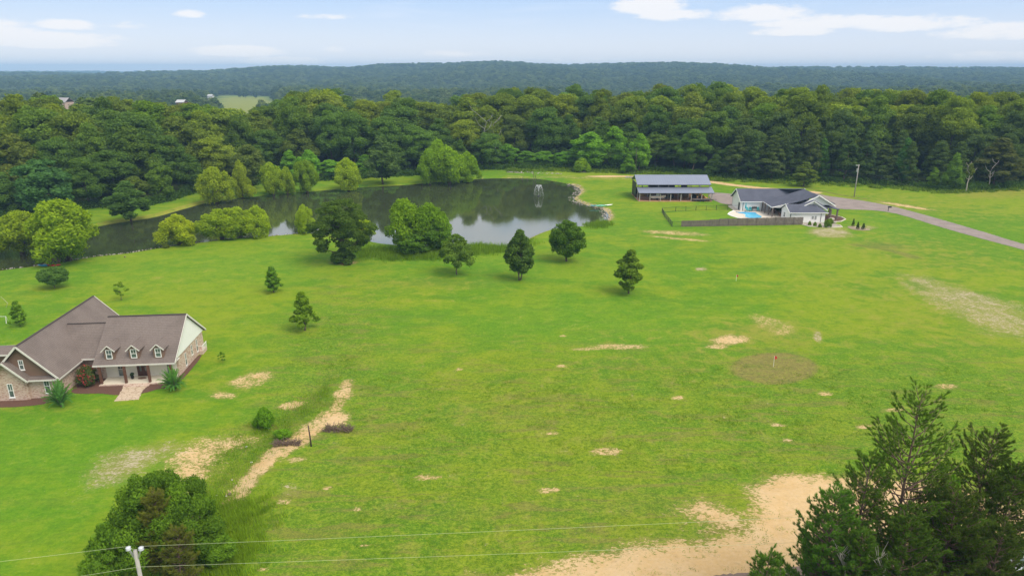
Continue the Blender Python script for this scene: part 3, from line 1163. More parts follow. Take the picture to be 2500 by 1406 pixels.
variant('smallbush_b', 2.6, 2.4, .0, 'egg', 22, .2, 4500, .10, 231, .05, nlimb=6, squash=.9, core=.55)
variant('nearoak', 9, 11.5, .0, 'dome', 120, .085, 60000, .10, 240, .25, nlimb=30, squash=.85, core=.62, stems=3, spread=1.2, colvar=.8)


def tree(key, x, y, h, w, col, label, group=None, z=0.0, rz=None, name='tree', cat='tree', leanr=0.0):
    cm, tm, h0, w0 = VAR[key]
    o = thing(name, label, cat, (x, y, z), random.uniform(0, 6.28) if rz is None else rz, group)
    o.scale = (w / w0, w / w0, h / h0)
    if leanr: o.rotation_euler = (leanr, 0, o.rotation_euler.z)
    c = link('crown', cm, o)
    c.color = (col[0] * 1.8, col[1] * 1.75, col[2] * 1.2, 1)
    link('trunk', tm, o)
    return o


def tpx(key, px, pyb, top, wpx, col, label, zt=0.0, **kw):
    p = P(px, pyb)
    t = PY(px, top, p.y)
    hh = t.z
    w = wpx * dep(p.y, hh * .55) / FPX
    return tree(key, p.x, p.y, hh - zt, w, col, label, z=zt, **kw)


WIL = (.128, .185, .018)
WIL2 = (.112, .165, .017)
YNG = (.060, .115, .018)
COLK = 1.7
DKG = (.040, .080, .020)
# --- trees on the lawn and round the pond
tpx('willow0', 170, 636, 492, 185, (.100, .155, .014), 'large spreading bright green willow on the near left bank of the pond', name='willow_tree')
tpx('willow2', 55, 618, 518, 130, (.100, .145, .014), 'yellow-green willow at the left edge, half behind the large one', name='willow_tree')
tpx('willow1', 438, 597, 524, 104, (.145, .188, .016), 'lone yellow-green willow bush on the near bank, in front of dark water', name='willow_tree')
tpx('willow0', 542, 584, 512, 108, WIL2, 'yellow-green willow at the left end of the near-bank row of three', name='willow_tree', group='willow row on the near bank')
tpx('willow2', 588, 580, 507, 90, WIL2, 'yellow-green willow in the middle of the near-bank row of three', name='willow_tree', group='willow row on the near bank')
tpx('willow1', 633, 578, 503, 76, WIL, 'yellow-green willow at the right end of the near-bank row of three', name='willow_tree', group='willow row on the near bank')
tpx('willow1', 745, 569, 501, 54, WIL, 'slender pale willow on the near bank just left of the big dark pine', name='willow_tree')
tpx('willow2', 893, 585, 535, 56, WIL, 'small yellow-green willow peeking out behind the right side of the big dark pine', name='willow_tree')
tpx('bigpine', 838, 640, 489, 160, (.038, .068, .018), 'big dark green pine with layered open limbs standing on the lawn', name='pine_tree')
tpx('smallbush', 838, 642, 607, 62, (.040, .075, .022), 'dark rounded bush hugging the foot of the big pine', name='bush', cat='bush')
tpx('willow0', 992, 612, 489, 118, (.084, .148, .014), 'tall bright green willow left of the pair on the reedy bank', name='willow_tree')
tpx('willow2', 1052, 612, 497, 108, (.068, .128, .014), 'tall green willow right of the pair on the reedy bank', name='willow_tree')
tpx('mid1', 1010, 622, 570, 90, (.045, .095, .018), 'low dark thicket under the left willow of the pair', name='bush', cat='bush')
tpx('mid3', 1070, 616, 545, 70, (.048, .100, .018), 'low dark thicket under the right willow of the pair', name='bush', cat='bush')
tpx('oakopen', 1115, 670, 572, 96, (.056, .098, .024), 'young oak with thin trunk and airy crown right of the reedy bank', name='oak_tree')
tpx('slim', 1269, 684, 560, 74, (.040, .074, .024), 'upright narrow dark tree with bushy foot near the pond edge', name='shade_tree')
tpx('oakround', 1383, 638, 541, 96, (.042, .084, .016), 'rounded dense dark green oak between pond and lawn', name='oak_tree')
tpx('young1', 1535, 717, 609, 80, (.058, .100, .018), 'isolated young tree with bare lower trunk in the middle of the meadow', name='oak_tree')
tpx('young0', 668, 714, 650, 52, (.060, .125, .020), 'small conical tree on the lawn below the big pine', name='young_tree')
tpx('young2', 744, 806, 711, 76, (.066, .118, .014), 'dense conical tree with light green tips at the lawn edge', name='young_tree')
tpx('orchard', 133, 703, 654, 72, (.045, .090, .030), 'low wide blue-green tree on the lawn by the kayaks', name='young_tree')
tpx('sparse', 296, 733, 688, 44, (.070, .120, .018), 'thin sparse sapling behind the brick house', name='sapling')
tpx('young0', 50, 795, 735, 48, (.070, .135, .022), 'small leafy tree at the left edge behind the brick house', name='young_tree')
tpx('sparse', 545, 886, 858, 24, (.045, .10, .012), 'tiny round shrub on the lawn right of the brick house', name='shrub', cat='shrub')
tpx('smallbush', 648, 1040, 996, 52, (.056, .125, .012), 'bright green shrub beside the ditch', name='shrub', cat='shrub')
tpx('smallbush_b', 690, 1066, 1048, 46, (.060, .130, .014), 'low weedy bush in the ditch right of the bright shrub', name='shrub', cat='shrub')

# --- far bank of the pond
tpx('mid0', 320, 540, 444, 98, (.040, .080, .026), 'dark green layered tree with reddish top at the far waterline', name='shade_tree')
tpx('mid1', 118, 528, 388, 140, (.036, .085, .038), 'broad blue-green tree behind the left grassy bank', name='shade_tree')
tpx('willow0', 530, 494, 410, 92, (.118, .162, .016), 'big yellow-green willow at the left end of the far bank', name='willow_tree')
tpx('willow1', 592, 480, 393, 46, (.115, .155, .016), 'narrow upright willow next to the big one on the far bank', name='willow_tree')
tpx('willow2', 612, 481, 452, 34, (.13, .175, .016), 'small round yellow willow bush at the water on the far bank', name='willow_tree')
tpx('mid3', 617, 462, 354, 84, (.058, .085, .028), 'dull olive round tree rising behind the far-bank willows', name='shade_tree')
tpx('willow2', 668, 474, 398, 64, WIL2, 'green willow right of the olive tree on the far bank', name='willow_tree')
tpx('willow1', 702, 472, 408, 44, WIL2, 'smaller willow leaning to the right one of the far-bank cluster', name='willow_tree')
tpx('willow0', 750, 468, 393, 60, (.088, .145, .016), 'willow with visible trunk standing alone before the dark wood', name='willow_tree')
tpx('willow1', 851, 462, 387, 78, WIL, 'rounded yellow-green willow on the middle of the far bank', name='willow_tree')
tpx('mid0', 935, 450, 335, 98, (.044, .078, .034), 'tall dark tree with short trunk on the far bank', name='shade_tree')
tpx('willow0', 1050, 447, 366, 70, (.085, .152, .014), 'left willow of the big bright clump on the far bank', name='willow_tree', group='bright willow clump')
tpx('willow2', 1098, 447, 360, 92, (.092, .160, .014), 'middle willow of the big bright clump on the far bank', name='willow_tree', group='bright willow clump')
tpx('willow1', 1142, 442, 372, 66, (.088, .155, .014), 'right willow of the big bright clump on the far bank', name='willow_tree', group='bright willow clump')
tpx('willow0', 1073, 437, 343, 66, (.095, .165, .014), 'tallest bright green willow rising behind the clump', name='willow_tree')
# --- wood edge, distinctive ones
tpx('smallbush', 1419, 420, 387, 46, (.085, .145, .014), 'bright rounded bush alone before the wood, above the rubble', name='bush', cat='bush')
tpx('mid1', 1440, 413, 322, 110, (.070, .150, .018), 'bright green rounded tree at the wood edge behind the lone bush', name='shade_tree')
tpx('mid3', 1497, 413, 310, 58, (.075, .155, .018), 'bright green domed tree at the wood edge, taller than its neighbour', name='shade_tree')
tpx('mid0', 1560, 420, 328, 60, (.080, .160, .020), 'light green tree by the thin pole at the wood edge', name='shade_tree')
tpx('mid2', 1534, 424, 378, 42, (.065, .135, .016), 'short light green tree before the thin pole', name='shade_tree')
tpx('pinef1', 1962, 456, 395, 62, (.066, .098, .022), 'lone spreading pine with dark trunk on the grass behind the pool house', name='pine_tree')
tpx('young0', 2001, 440, 338, 48, (.045, .100, .022), 'bright conical tree with pointed top behind the lone pine', name='shade_tree')
tpx('mid2', 2320, 466, 376, 54, (.062, .115, .026), 'leaning grey-green tree at the right wood edge', name='shade_tree')
tpx('mid0', 2276, 458, 410, 34, (.085, .150, .022), 'small yellow-green tree at the right wood edge', name='shade_tree')
tpx('pinef1', 2425, 458, 335, 110, (.050, .062, .028), 'broad brownish pine at the right wood edge', name='pine_tree')
tpx('pinef0', 2150, 448, 352, 84, (.040, .062, .028), 'dark pine right of the white utility pole, against the wood', name='pine_tree')
tpx('mid2', 2200, 452, 340, 60, (.040, .095, .036), 'blue-green pointed tree in the right wood edge', name='shade_tree')
for px, pb, tp_, w_ in ((1795, 436, 330, 70), (1835, 438, 322, 60), (1880, 441, 330, 84), (1930, 438, 318, 60), (1970, 440, 310, 60), (2060, 446, 312, 74), (2105, 447, 318, 60)):
    tpx(f'pinef{random.randrange(3)}', px, pb, tp_, w_, (.036 + random.random() * .012, .066, .030),
        ['first', 'second', 'third', 'fourth', 'fifth', 'sixth', 'seventh'][(1795, 1835, 1880, 1930, 1970, 2060, 2105).index(px)] + ' dark pine from the barn along the wood edge', name='pine_tree', group='dark pines along the wood edge')

# two thin bare trunks and a leaning snag at the right edge
def snag(px, pyb, top, label, leafy=None, seed=0, mat='deadwood', name='dead_tree', forks=6, r=.16):
    rng = random.Random(seed)
    p = P(px, pyb)
    h = PY(px, top, p.y).z
    o = thing(name, label, 'tree', p)
    mb = MB()
    pts = [Vector((rng.uniform(-.02, .02) * h * k, 0, -.3 + (h + .3) * k / 6)) for k in range(7)]
    mb.tube(pts, [r * (1 - .13 * k) for k in range(7)], 6)
    mb.build('trunk', M[mat], o, True)
    for i in range(forks):
        mb = MB()
        b = pts[2 + i % 5].lerp(pts[min(6, 3 + i % 5)], rng.random())
        a = rng.uniform(-.6, .6) + (0 if i % 2 else math.pi)
        L = h * rng.uniform(.12, .3)
        e1 = b + Vector((math.cos(a) * L * .5, math.sin(a) * L * .5, L * .35))
        e2 = e1 + Vector((math.cos(a) * L * .3, math.sin(a) * L * .4, L * .6))
        mb.tube([b, e1, e2], [r * .45, r * .3, r * .12], 5)
        mb.tube([e1, e1 + Vector((math.cos(a + 1) * L * .3, math.sin(a + 1) * L * .3, L * .35))], [r * .25, r * .1], 4)
        mb.build('branch', M[mat], o, True)
    return o, h


o, h = snag(2358, 468, 404, 'thin pale crooked tree with a tuft of yellow leaves at the right wood edge', seed=3, name='thin_tree', r=.22)
cmesh, _, _ = make_crown('tuft', 4, 3, 0, 'egg', 12, .2, 900, .2, 77, M['leaf'], core=.5)
c = link('crown', cmesh, o)
c.location = (0, 0, h - 3.2)
c.color = (.13, .17, .03, 1)
snag(2413, 462, 400, 'thin pale bare trunk standing in front of the brown pine', seed=4, r=.18)
snag(1178, 408, 275, 'tall forked dead grey tree in the wood behind the bright willow clump', seed=5, r=.24, forks=5, mat='pole')
snag(1212, 404, 282, 'shorter forked dead tree right of the tallest dead tree', seed=8, r=.2, forks=4, mat='pole')

# --- the woodland: individual trees row behind row
TOP_X = [-200, 0, 60, 120, 155, 200, 250, 300, 350, 400, 450, 500, 520, 535, 560, 640, 665, 700, 760, 820, 850, 880, 930, 1000, 1060, 1100, 1150, 1200, 1260, 1300, 1340, 1400, 1450, 1550, 1650, 1750, 1800, 1850, 1900, 2000, 2100, 2200, 2350, 2500, 2700]
TOP_Y = [236, 236, 232, 238, 247, 268, 232, 238, 256, 250, 250, 258, 262, 262, 270, 270, 250, 230, 220, 222, 262, 258, 222, 232, 262, 232, 220, 216, 206, 222, 208, 198, 194, 198, 202, 192, 205, 222, 212, 214, 218, 226, 226, 228, 232]
HCOL = [(.060, .090, .020), (.050, .086, .020), (.066, .096, .020), (.044, .076, .021), (.074, .106, .020), (.052, .078, .022), (.042, .078, .026), (.068, .092, .024), (.054, .096, .018), (.080, .110, .018)]
rw = random.Random(5)
wood = []
for row in range(8):
    px = -170.0 + rw.uniform(0, 30)
    while px < 2680:
        yb = float(interp(px, WOODEDGE_X, WOODEDGE_Y))
        p = P(px, yb)
        Y = p.y + 5 + row * 11.5 + rw.uniform(-3, 3)
        zmid = dep(Y, 14)
        row_w = (8.0 if row == 0 else 11.5 if row == 1 else 15.0)
        if Y < 345:
            wood.append((row, px + rw.uniform(-6, 6), Y))
        px += row_w * FPX / zmid * rw.uniform(.78, 1.15)
nw = 0
for row, px, Y in wood:
    topx = float(interp(px, TOP_X, TOP_Y))
    hp = PY(px, topx, Y).z
    x = (px - 1250) / FPX * dep(Y, 14)
    gz = float(terrain(np.array([x]), np.array([Y]))[0])
    if row == 0:
        if rw.random() < .45:
            k, h, w_ = f'mid{rw.randrange(4)}', rw.uniform(7, 13), rw.uniform(8, 12)
        else:
            k, h, w_ = f'hard{rw.randrange(7)}', rw.uniform(12, 19), rw.uniform(11, 16)
    elif row == 1:
        k, h, w_ = f'hard{rw.randrange(7)}', min(hp - 2, rw.uniform(16, 24)), rw.uniform(13, 18)
    else:
        cap = hp - rw.choice([-.4, .3, 2.0, 5.0])
        k, h, w_ = f'hard{rw.randrange(7)}', min(cap, rw.uniform(21, 28) + row * 1.2), rw.uniform(16, 24)
    h = max(h, 7) - gz
    base = HCOL[rw.randrange(len(HCOL))]
    s = rw.uniform(.9, 1.3)
    col = tuple(c * s for c in base)
    if row <= 1 and rw.random() < .5:
        col = (.042 * s, .080 * s, .022 * s)
    if row == 0 and (560 < px < 960 or 1180 < px < 1600) and rw.random() < .7:
        col = (.062 * s, .135 * s, .020 * s)
        k, h, w_ = f'mid{rw.randrange(4)}', rw.uniform(6, 11), rw.uniform(8, 12)
    if 1800 < px < 2520 and row <= 1:
        col = (.040 * s, .066 * s, .028 * s)
        if rw.random() < .5: k = f'pinef{rw.randrange(3)}'; h = rw.uniform(14, 19); w_ = rw.uniform(8, 10)
    for lim, where in ((130, 'at the far left'), (270, 'left of the layered tree'), (420, 'above the left bank'), (560, 'behind the biggest far-bank willow'),
                       (700, 'behind the olive round tree'), (830, 'behind the lone far-bank willow'), (960, 'behind the tall dark tree'), (1110, 'behind the bright willow clump'),
                       (1240, 'by the forked dead trees'), (1390, 'behind the rubble bank'), (1540, 'behind the lone bush'), (1660, "behind the barn's left half"), (1780, "behind the barn's right half"),
                       (1920, 'behind the garage wing'), (2040, 'behind the bright conical tree'), (2160, 'behind the pale pole'), (2300, 'above the right meadow'), (9999, 'at the right edge')):
        if px < lim: break
    front = row <= 1
    tone = 'dull brown-green' if base[0] > base[1] * .86 else 'yellow-green' if base[0] > .078 else 'deep blue-green' if base[2] > base[0] * .6 else 'dark green' if base[0] < .055 else 'olive green'
    if front and col[0] < .05: tone = 'very dark green'
    kind = ('pine' if k.startswith('pine') else 'low tree' if k.startswith('mid') else 'tree') + (' in front' if front else ' midway' if row < 5 else ' far back')
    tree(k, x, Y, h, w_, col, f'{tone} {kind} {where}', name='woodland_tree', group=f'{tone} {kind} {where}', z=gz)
    nw += 1
print('woodland trees', nw)
ORD = ['first', 'second', 'third', 'fourth', 'fifth', 'sixth', 'seventh', 'eighth', 'ninth', 'tenth', 'eleventh', 'twelfth']
same = {}
for o_ in COL.objects:
    if o_.name.startswith('woodland_tree') and 'label' in o_:
        same.setdefault(o_['label'], []).append(o_)
for lb_, os_ in same.items():
    if len(os_) > 1:
        os_.sort(key=lambda a: a.location.x / a.location.y)
        for i_, o_ in enumerate(os_):
            o_['label'] = lb_ + (', ' + ('left' if i_ == 0 else 'right') + ' of two' if len(os_) == 2 else f', {ORD[i_]} from left')
    else:
        del os_[0]['group']


for px_, top_, w_, lb_ in ((584, 215, 11, 'leftmost of three dark rounded trees at the back of the far pale field'), (597, 215, 15, 'middle and widest of three dark rounded trees in the far pale field'), (622, 220, 12, 'rightmost of three dark rounded trees in the far pale field')):
    Y_ = 1470.0
    t_ = PY(px_, top_, Y_)
    gz_ = float(terrain(np.array([t_.x]), np.array([Y_]))[0])
    tree('mid0', t_.x, Y_, max(8, t_.z - gz_), w_ * dep(Y_) / FPX, (.030, .055, .020), lb_, name='field_tree', group='three dark trees in the far field', z=gz_)


# ---------------------------------------------------------------- undergrowth along the wood edge (uncountable)
def scatter_leaves(name, pts, size, hgt, col, seed, label=None, n_per=60, spread=.9):
    rng = np.random.default_rng(seed)
    P_ = np.array(pts, float)
    n = len(P_) * n_per
    c = np.repeat(P_, n_per, 0)
    d = unit(n, rng)
    d[:, 2] = np.abs(d[:, 2])
    rr = np.repeat(rng.uniform(.6, 1.3, len(P_)), n_per)
    q = c + d * np.array([spread, spread, hgt]) * rr[:, None] * (rng.random((n, 1)) ** .35)
    V, Fq = leaf_quads(q, d, size, rng)
    me = np_mesh(name, V, Fq, M['leaf'])
    fattr(me, 'leaf', np.clip(np.repeat(rng.uniform(.1, .8, len(P_)), n_per) + rng.normal(size=n) * .15, 0, 1), 'FACE')
    o = link(name, me)
    o.color = (*col, 1)
    return tag(o, label, kind='stuff')


ru = random.Random(9)
pts, pts2 = [], []
for i in range(1500):
    px = ru.uniform(-150, 2650)
    yb = float(interp(px, WOODEDGE_X, WOODEDGE_Y))
    p = P(px, yb)
    pts.append((p.x, p.y + ru.uniform(-2.2, 5.5), 0))
scatter_leaves('undergrowth', pts, .26, 2.3, (.052, .105, .020), 31, 'tangled green undergrowth along the edge of the wood', 70, 1.9)
for i in range(700):
    px = ru.choice([ru.uniform(1240, 1560), ru.uniform(1500, 1780), ru.uniform(1740, 2560)])
    yb = float(interp(px, WOODEDGE_X, WOODEDGE_Y)) + ru.uniform(0, 9)
    p = P(px, yb)
    pts2.append((p.x, p.y, 0))
scatter_leaves('weeds', pts2, .24, .9, (.105, .170, .022), 32, 'bright rank weeds in front of the wood', 40, 1.7)


# ---------------------------------------------------------------- far forest: one mass, instanced crowns
def far_variant(i):
    me, C, S = make_crown(f'far_crown_{i}', 22, 13, .05, ['dome', 'round', 'egg', 'dome'][i % 4], 14, .23, 1500, .7, 300 + i, M['far_leaf'], core=.8, squash=.8, colvar=.2)
    return bpy.data.objects.new(f'far_crown_{i}', me)


src = bpy.data.collections.new('far_crown_kinds')
for i in range(5):
    src.objects.link(far_variant(i))
rf = np.random.default_rng(21)
pt, sc_ = [], []
Yr = 334.0
while Yr < 6800:
    gap = 12.5 if Yr < 900 else 12.5 + (Yr - 900) * .0068
    half = Yr * .80 + 60
    n = int(2 * half / gap)
    x = (np.arange(n) + rf.uniform(0, 1, n)) * gap - half
    y = Yr + rf.uniform(-.5, .5, n) * gap
    pt.append(np.stack([x, y], 1))
    sc_.append(np.full(n, gap / 12.5))
    Yr += gap * .9
pt, sc_ = np.concatenate(pt), np.concatenate(sc_)
ok = clearing(pt[:, 0], pt[:, 1]) < .3
ok &= rf.random(len(pt)) > .03
pt, sc_ = pt[ok], sc_[ok]
tz = terrain(pt[:, 0], pt[:, 1])
Lsc = 1 + (sc_ - 1) * .75
patch = .5 + .5 * np.tanh(2.0 * snoise(pt[:, 0], pt[:, 1], 44, 8, .004, .016))
s_w = Lsc * rf.uniform(.8, 1.65, len(pt)) * (.95 + .3 * patch)
s_h = rf.uniform(.55, 1.15, len(pt)) * (.72 + .5 * patch) * (1 - .18 * np.clip((pt[:, 1] - 1500) / 2000, 0, 1))
me = bpy.data.meshes.new('far_forest')
me.vertices.add(len(pt))
me.vertices.foreach_set('co', np.stack([pt[:, 0], pt[:, 1], tz - 1], 1).astype(np.float32).ravel())
for nm, a in (('sw', s_w), ('sh', s_h), ('rz', rf.uniform(0, 6.28, len(pt)))):
    fattr(me, nm, a)
print('far trees', len(pt))
ff = tag(link('distant_forest', me), 'hazy green forest rolling away to the horizon beyond the near wood', kind='stuff')
ng = bpy.data.node_groups.new('scatter_crowns', 'GeometryNodeTree')
ng.interface.new_socket('Geometry', in_out='INPUT', socket_type='NodeSocketGeometry')
ng.interface.new_socket('Geometry', in_out='OUTPUT', socket_type='NodeSocketGeometry')
N = ng.nodes
gi, go = N.new('NodeGroupInput'), N.new('NodeGroupOutput')
ci = N.new('GeometryNodeCollectionInfo')
ci.inputs['Collection'].default_value = src
ci.inputs['Separate Children'].default_value = True
ci.inputs['Reset Children'].default_value = True
m2p = N.new('GeometryNodeMeshToPoints')
iop = N.new('GeometryNodeInstanceOnPoints')
iop.inputs['Pick Instance'].default_value = True


def na(nm, t='FLOAT'):
    a = N.new('GeometryNodeInputNamedAttribute')
    a.data_type = t
    a.inputs['Name'].default_value = nm
    return a.outputs[0]


cs = N.new('ShaderNodeCombineXYZ')
cr = N.new('ShaderNodeCombineXYZ')
ri = N.new('FunctionNodeRandomValue')
ri.data_type = 'INT'
ri.inputs['Min'].default_value if False else None
for s_ in ri.inputs:
    if s_.name == 'Min' and s_.type == 'INT': s_.default_value = 0
    if s_.name == 'Max' and s_.type == 'INT': s_.default_value = 4
L_ = ng.links
L_.new(na('sw'), cs.inputs[0]); L_.new(na('sw'), cs.inputs[1]); L_.new(na('sh'), cs.inputs[2])
L_.new(na('rz'), cr.inputs[2])
L_.new(gi.outputs[0], m2p.inputs['Mesh'])
L_.new(m2p.outputs[0], iop.inputs['Points'])
L_.new(ci.outputs[0], iop.inputs['Instance'])
L_.new([s for s in ri.outputs if s.type == 'INT'][0], iop.inputs['Instance Index'])
L_.new(cr.outputs[0], iop.inputs['Rotation'])
L_.new(cs.outputs[0], iop.inputs['Scale'])
L_.new(iop.outputs[0], go.inputs[0])
md = ff.modifiers.new('scatter', 'NODES')
md.node_group = ng


# ================================================================ BRICK HOUSE
def window(parent, org, du, w, h, nrm, name='window', frame='white', fw=.09, bars=True, sill=True, gl='glass'):
    """sash window; org lower-left corner on the wall face, du unit vector along the wall, nrm outward normal"""
    org, du, nrm = Vector(org), Vector(du).normalized(), Vector(nrm).normalized()
    up = Vector((0, 0, 1))
    wdw = empty(name, (0, 0, 0))
    wdw.parent = parent
    mb = MB()

    def bx(a0, a1, b0, b1, d0, d1, m_):
        pts = [org + du * a0 + up * b0 + nrm * d0, org + du * a1 + up * b0 + nrm * d0, org + du * a1 + up * b1 + nrm * d0, org + du * a0 + up * b1 + nrm * d0]
        m_.slab(pts, nrm * (d1 - d0))
    bx(0, fw, 0, h, -.03, .06, mb)
    bx(w - fw, w, 0, h, -.03, .06, mb)
    bx(fw, w - fw, h - fw, h, -.03, .06, mb)
    bx(fw, w - fw, 0, fw, -.03, .06, mb)
    bx(fw, w - fw, h * .5 - .03, h * .5 + .03, -.02, .05, mb)
    if bars:
        bx(w / 2 - .015, w / 2 + .015, h * .5 + .03, h - fw, -.02, .035, mb)
    mb.build('frame', M[frame], wdw)
    mb = MB()
    bx(fw, w - fw, fw, h - fw, -.03, .01, mb)
    mb.build('pane', M[gl], wdw)
    if sill:
        mb = MB()
        bx(-.06, w + .06, -.08, -.002, -.03, .11, mb)
        mb.build('sill', M[frame], wdw)
    return wdw


def gable_roof(parent, x0, x1, yr, ze, zr, y0, y1, mat, th=.14, axis='x', trim='trim', name='roof', fascia=True, ends=(True, True)):
    """two roof planes with ridge along the axis; y0,y1 the eave lines, yr the ridge line"""
    def T(a, b, z):
        return (a, b, z) if axis == 'x' else (b, a, z)
    mb = MB()
    mb.slab([T(x0, y0, ze), T(x1, y0, ze), T(x1, yr, zr), T(x0, yr, zr)], (0, 0, -th))
    mb.slab([T(x0, yr, zr), T(x1, yr, zr), T(x1, y1, ze), T(x0, y1, ze)], (0, 0, -th))
    rf_ = mb.build(name, M[mat], parent)
    bm_tri(rf_.data)
    if fascia:
        mb = MB()
        mb.bar(T(x0 - .02, y0 - .02, ze - .11), T(x1 + .02, y0 - .02, ze - .11), .05, .2)
        mb.bar(T(x0 - .02, y1 + .02, ze - .11), T(x1 + .02, y1 + .02, ze - .11), .05, .2)
        for e_, xx in zip(ends, (x0 - .025, x1 + .025)):
            if e_:
                mb.bar(T(xx, y0 - .03, ze - .06), T(xx, yr, zr - .06), .055, .22)
                mb.bar(T(xx, y1 + .03, ze - .06), T(xx, yr, zr - .06), .055, .22)
        mb.build('fascia', M[trim], rf_)
    return rf_


bh = thing('brick_house', 'pinkish brick house with brown shingle roof and three small dormers over a porch', 'house', (-52.57, 78.37, 0), math.radians(5.5))
# roofs
rmain = gable_roof(bh, 0, 9.95, 5.9, 2.7, 7.1, 0, 11.8, 'shingle', ends=(False, True))
mb = MB()
mb.bar((0, 5.9, 7.12), (9.95, 5.9, 7.12), .30, .06)
mb.build('ridge_cap', plain('ridge_cap_brown', (.07, .055, .05), .9), rmain)
rbig = gable_roof(bh, -3.6, 15.4, -6.2, 2.72, 7.0, -2.1, -10.3, 'shingle', axis='y')
mb = MB()
mb.bar((-6.2, -3.6, 7.02), (-6.2, 15.4, 7.02), .26, .05)
mb.build('ridge_cap', bpy.data.materials['ridge_cap_brown'], rbig)
rc = gable_roof(bh, -5.2, .3, 5.9, 2.85, 6.25, 2.0, 9.8, 'shingle', fascia=False)
mb = MB()
mb.bar((-2.2, 1.97, 2.75), (-.05, 1.97, 2.75), .05, .2)
mb.build('gutter', M['trim'], rc)
mb = MB()
mb.bar((-5.2, 5.9, 6.27), (.2, 5.9, 6.27), .26, .05)
mb.build('ridge_cap', bpy.data.materials['ridge_cap_brown'], rc)
rlow = gable_roof(bh, -4.1, -2.25, -7.9, 2.75, 5.18, -5.45, -10.35, 'shingle', axis='y')
mb = MB()                                    # skirt roof below the timber gable
mb.slab([(-5.6, -3.75, 2.72), (-2.05, -3.75, 2.72), (-2.35, -3.02, 2.95), (-6.6, -3.02, 2.95)], (0, 0, -.12))
sk = mb.build('skirt_roof', M['shingle'], bh)
mb = MB()
mb.bar((-5.5, -3.78, 2.63), (-2.0, -3.78, 2.63), .05, .18)
mb.build('fascia', M['trim'], sk)
rw_ = gable_roof(bh, -14, -7.2, 1.2, 4.5, 5.15, .3, 3.4, 'shingle')
# walls
mb = MB()
mb.box(.5, 9.3, 2.0, 2.25, 0, 2.62)
mb.build('porch_wall', M['stucco'], bh)
mb = MB()
mb.box(9.3, 9.58, 2.0, 11.3, -.3, 2.68)
mb.box(-.1, .5, 2.02, 2.6, -.3, 2.62)
mb.box(-2.7, -.1, 2.9, 3.2, -.3, 2.8)
mb.box(-2.98, -2.7, -3.05, 3.2, -.3, 2.66)
mb.box(-6.0, -2.98, -3.05, -2.8, -.3, 2.66)
mb.box(-6.25, -6.0, -3.4, -2.8, -.3, 2.66)
mb.box(-10.1, -6.25, -3.45, -3.2, -.3, 2.7)
mb.slab([(-10.3, -3.45, 2.7), (-5.5, -3.45, 2.7), (-7.9, -3.45, 5.06)], (0, .2, 0))
mb.box(-10.0, -9.8, -3.2, 15, -.3, 2.66)
mb.box(.5, 9.3, 11.05, 11.3, -.3, 2.6)
mb.box(-9.8, -2.8, 14.8, 15.05, -.3, 2.6)
mb.box(-2.98, -2.7, 3.2, 15.0, -.3, 2.66)
mb.box(-13.8, -10.1, 1.0, 1.2, -.3, 3.0)
mb.box(-13.8, -13.6, 1.2, 3.0, -.3, 4.4)
w_ = mb.build('brick_wall', M['brick'], bh)
bm_tri(w_.data)
mb = MB()
mb.slab([(9.72, .35, 2.72), (9.72, 11.45, 2.72), (9.72, 5.9, 6.9)], (-.2, 0, 0))
gp = mb.build('white_gable', M['white'], bh)
bm_tri(gp.data)
mb = MB()
mb.slab([(.15, .35, 2.72), (.15, 11.45, 2.72), (.15, 5.9, 6.9)], (.15, 0, 0))
mb.slab([(-9.8, -3.0, 2.9), (-2.4, -3.0, 2.9), (-6.2, -3.0, 6.85)], (0, .2, 0))
mb.slab([(-10.1, 15.1, 2.7), (-2.3, 15.1, 2.7), (-6.2, 15.1, 6.8)], (0, .2, 0))
mb.box(-13.7, -8.6, 1.0, 1.2, 3.0, 4.62)
sg = mb.build('timber_gable', M['siding'], bh)
bm_tri(sg.data)
window(bh, (-6.62, -3.0, 3.80), (1, 0, 0), .55, 1.25, (0, -1, 0), fw=.07)
window(bh, (-8.2, -3.45, .45), (1, 0, 0), .60, 1.8, (0, -1, 0), fw=.06)
window(bh, (-4.28, -3.05, .65), (1, 0, 0), .66, 1.85, (0, -1, 0), fw=.06)
window(bh, (1.95, 2.0, .25), (1, 0, 0), .72, 2.0, (0, -1, 0), fw=.06, frame='trim')
window(bh, (8.0, 2.0, .3), (1, 0, 0), .72, 2.0, (0, -1, 0), fw=.06, frame='trim')
for v0, v1, z0, z1 in ((4.05, 4.6, .45, 2.2), (6.4, 6.95, .95, 2.35), (8.4, 8.95, .6, 2.35)):
    window(bh, (9.58, v0, z0), (0, 1, 0), v1 - v0, z1 - z0, (1, 0, 0), fw=.05, frame='trim')
d = empty('front_door', (0, 0, 0)); d.parent = bh
mb = MB()
mb.box(4.35, 4.45, 1.9, 2.0, .18, 2.5); mb.box(5.75, 5.85, 1.9, 2.0, .18, 2.5); mb.box(4.45, 5.75, 1.9, 2.0, 2.38, 2.5)
mb.build('frame', M['post'], d)
mb = MB()
mb.box(4.45, 5.09, 1.94, 2.0, .18, 2.38); mb.box(5.11, 5.75, 1.94, 2.0, .18, 2.38)
mb.build('leaf', M['door'], d)
for x in (4.66, 5.32):
    mb = MB(); mb.box(x, x + .22, 1.925, 1.94, .9, 2.1)
    mb.build('pane', M['glass'], d)
mb = MB()
mb.box(.6, 9.4, -.25, 2.0, -.1, .18)
mb.build('porch_floor', M['concrete'], bh)
mb = MB()
mb.box(.55, 9.45, -.42, -.25, -.1, .165)
mb.box(3.6, 6.7, -.95, -.42, -.1, .10)
mb.build('porch_step', M['brick'], bh)
mb = MB()
mb.box(.1, 9.85, .12, 2.0, 2.5, 2.56)
mb.build('porch_ceiling', M['trim'], bh)
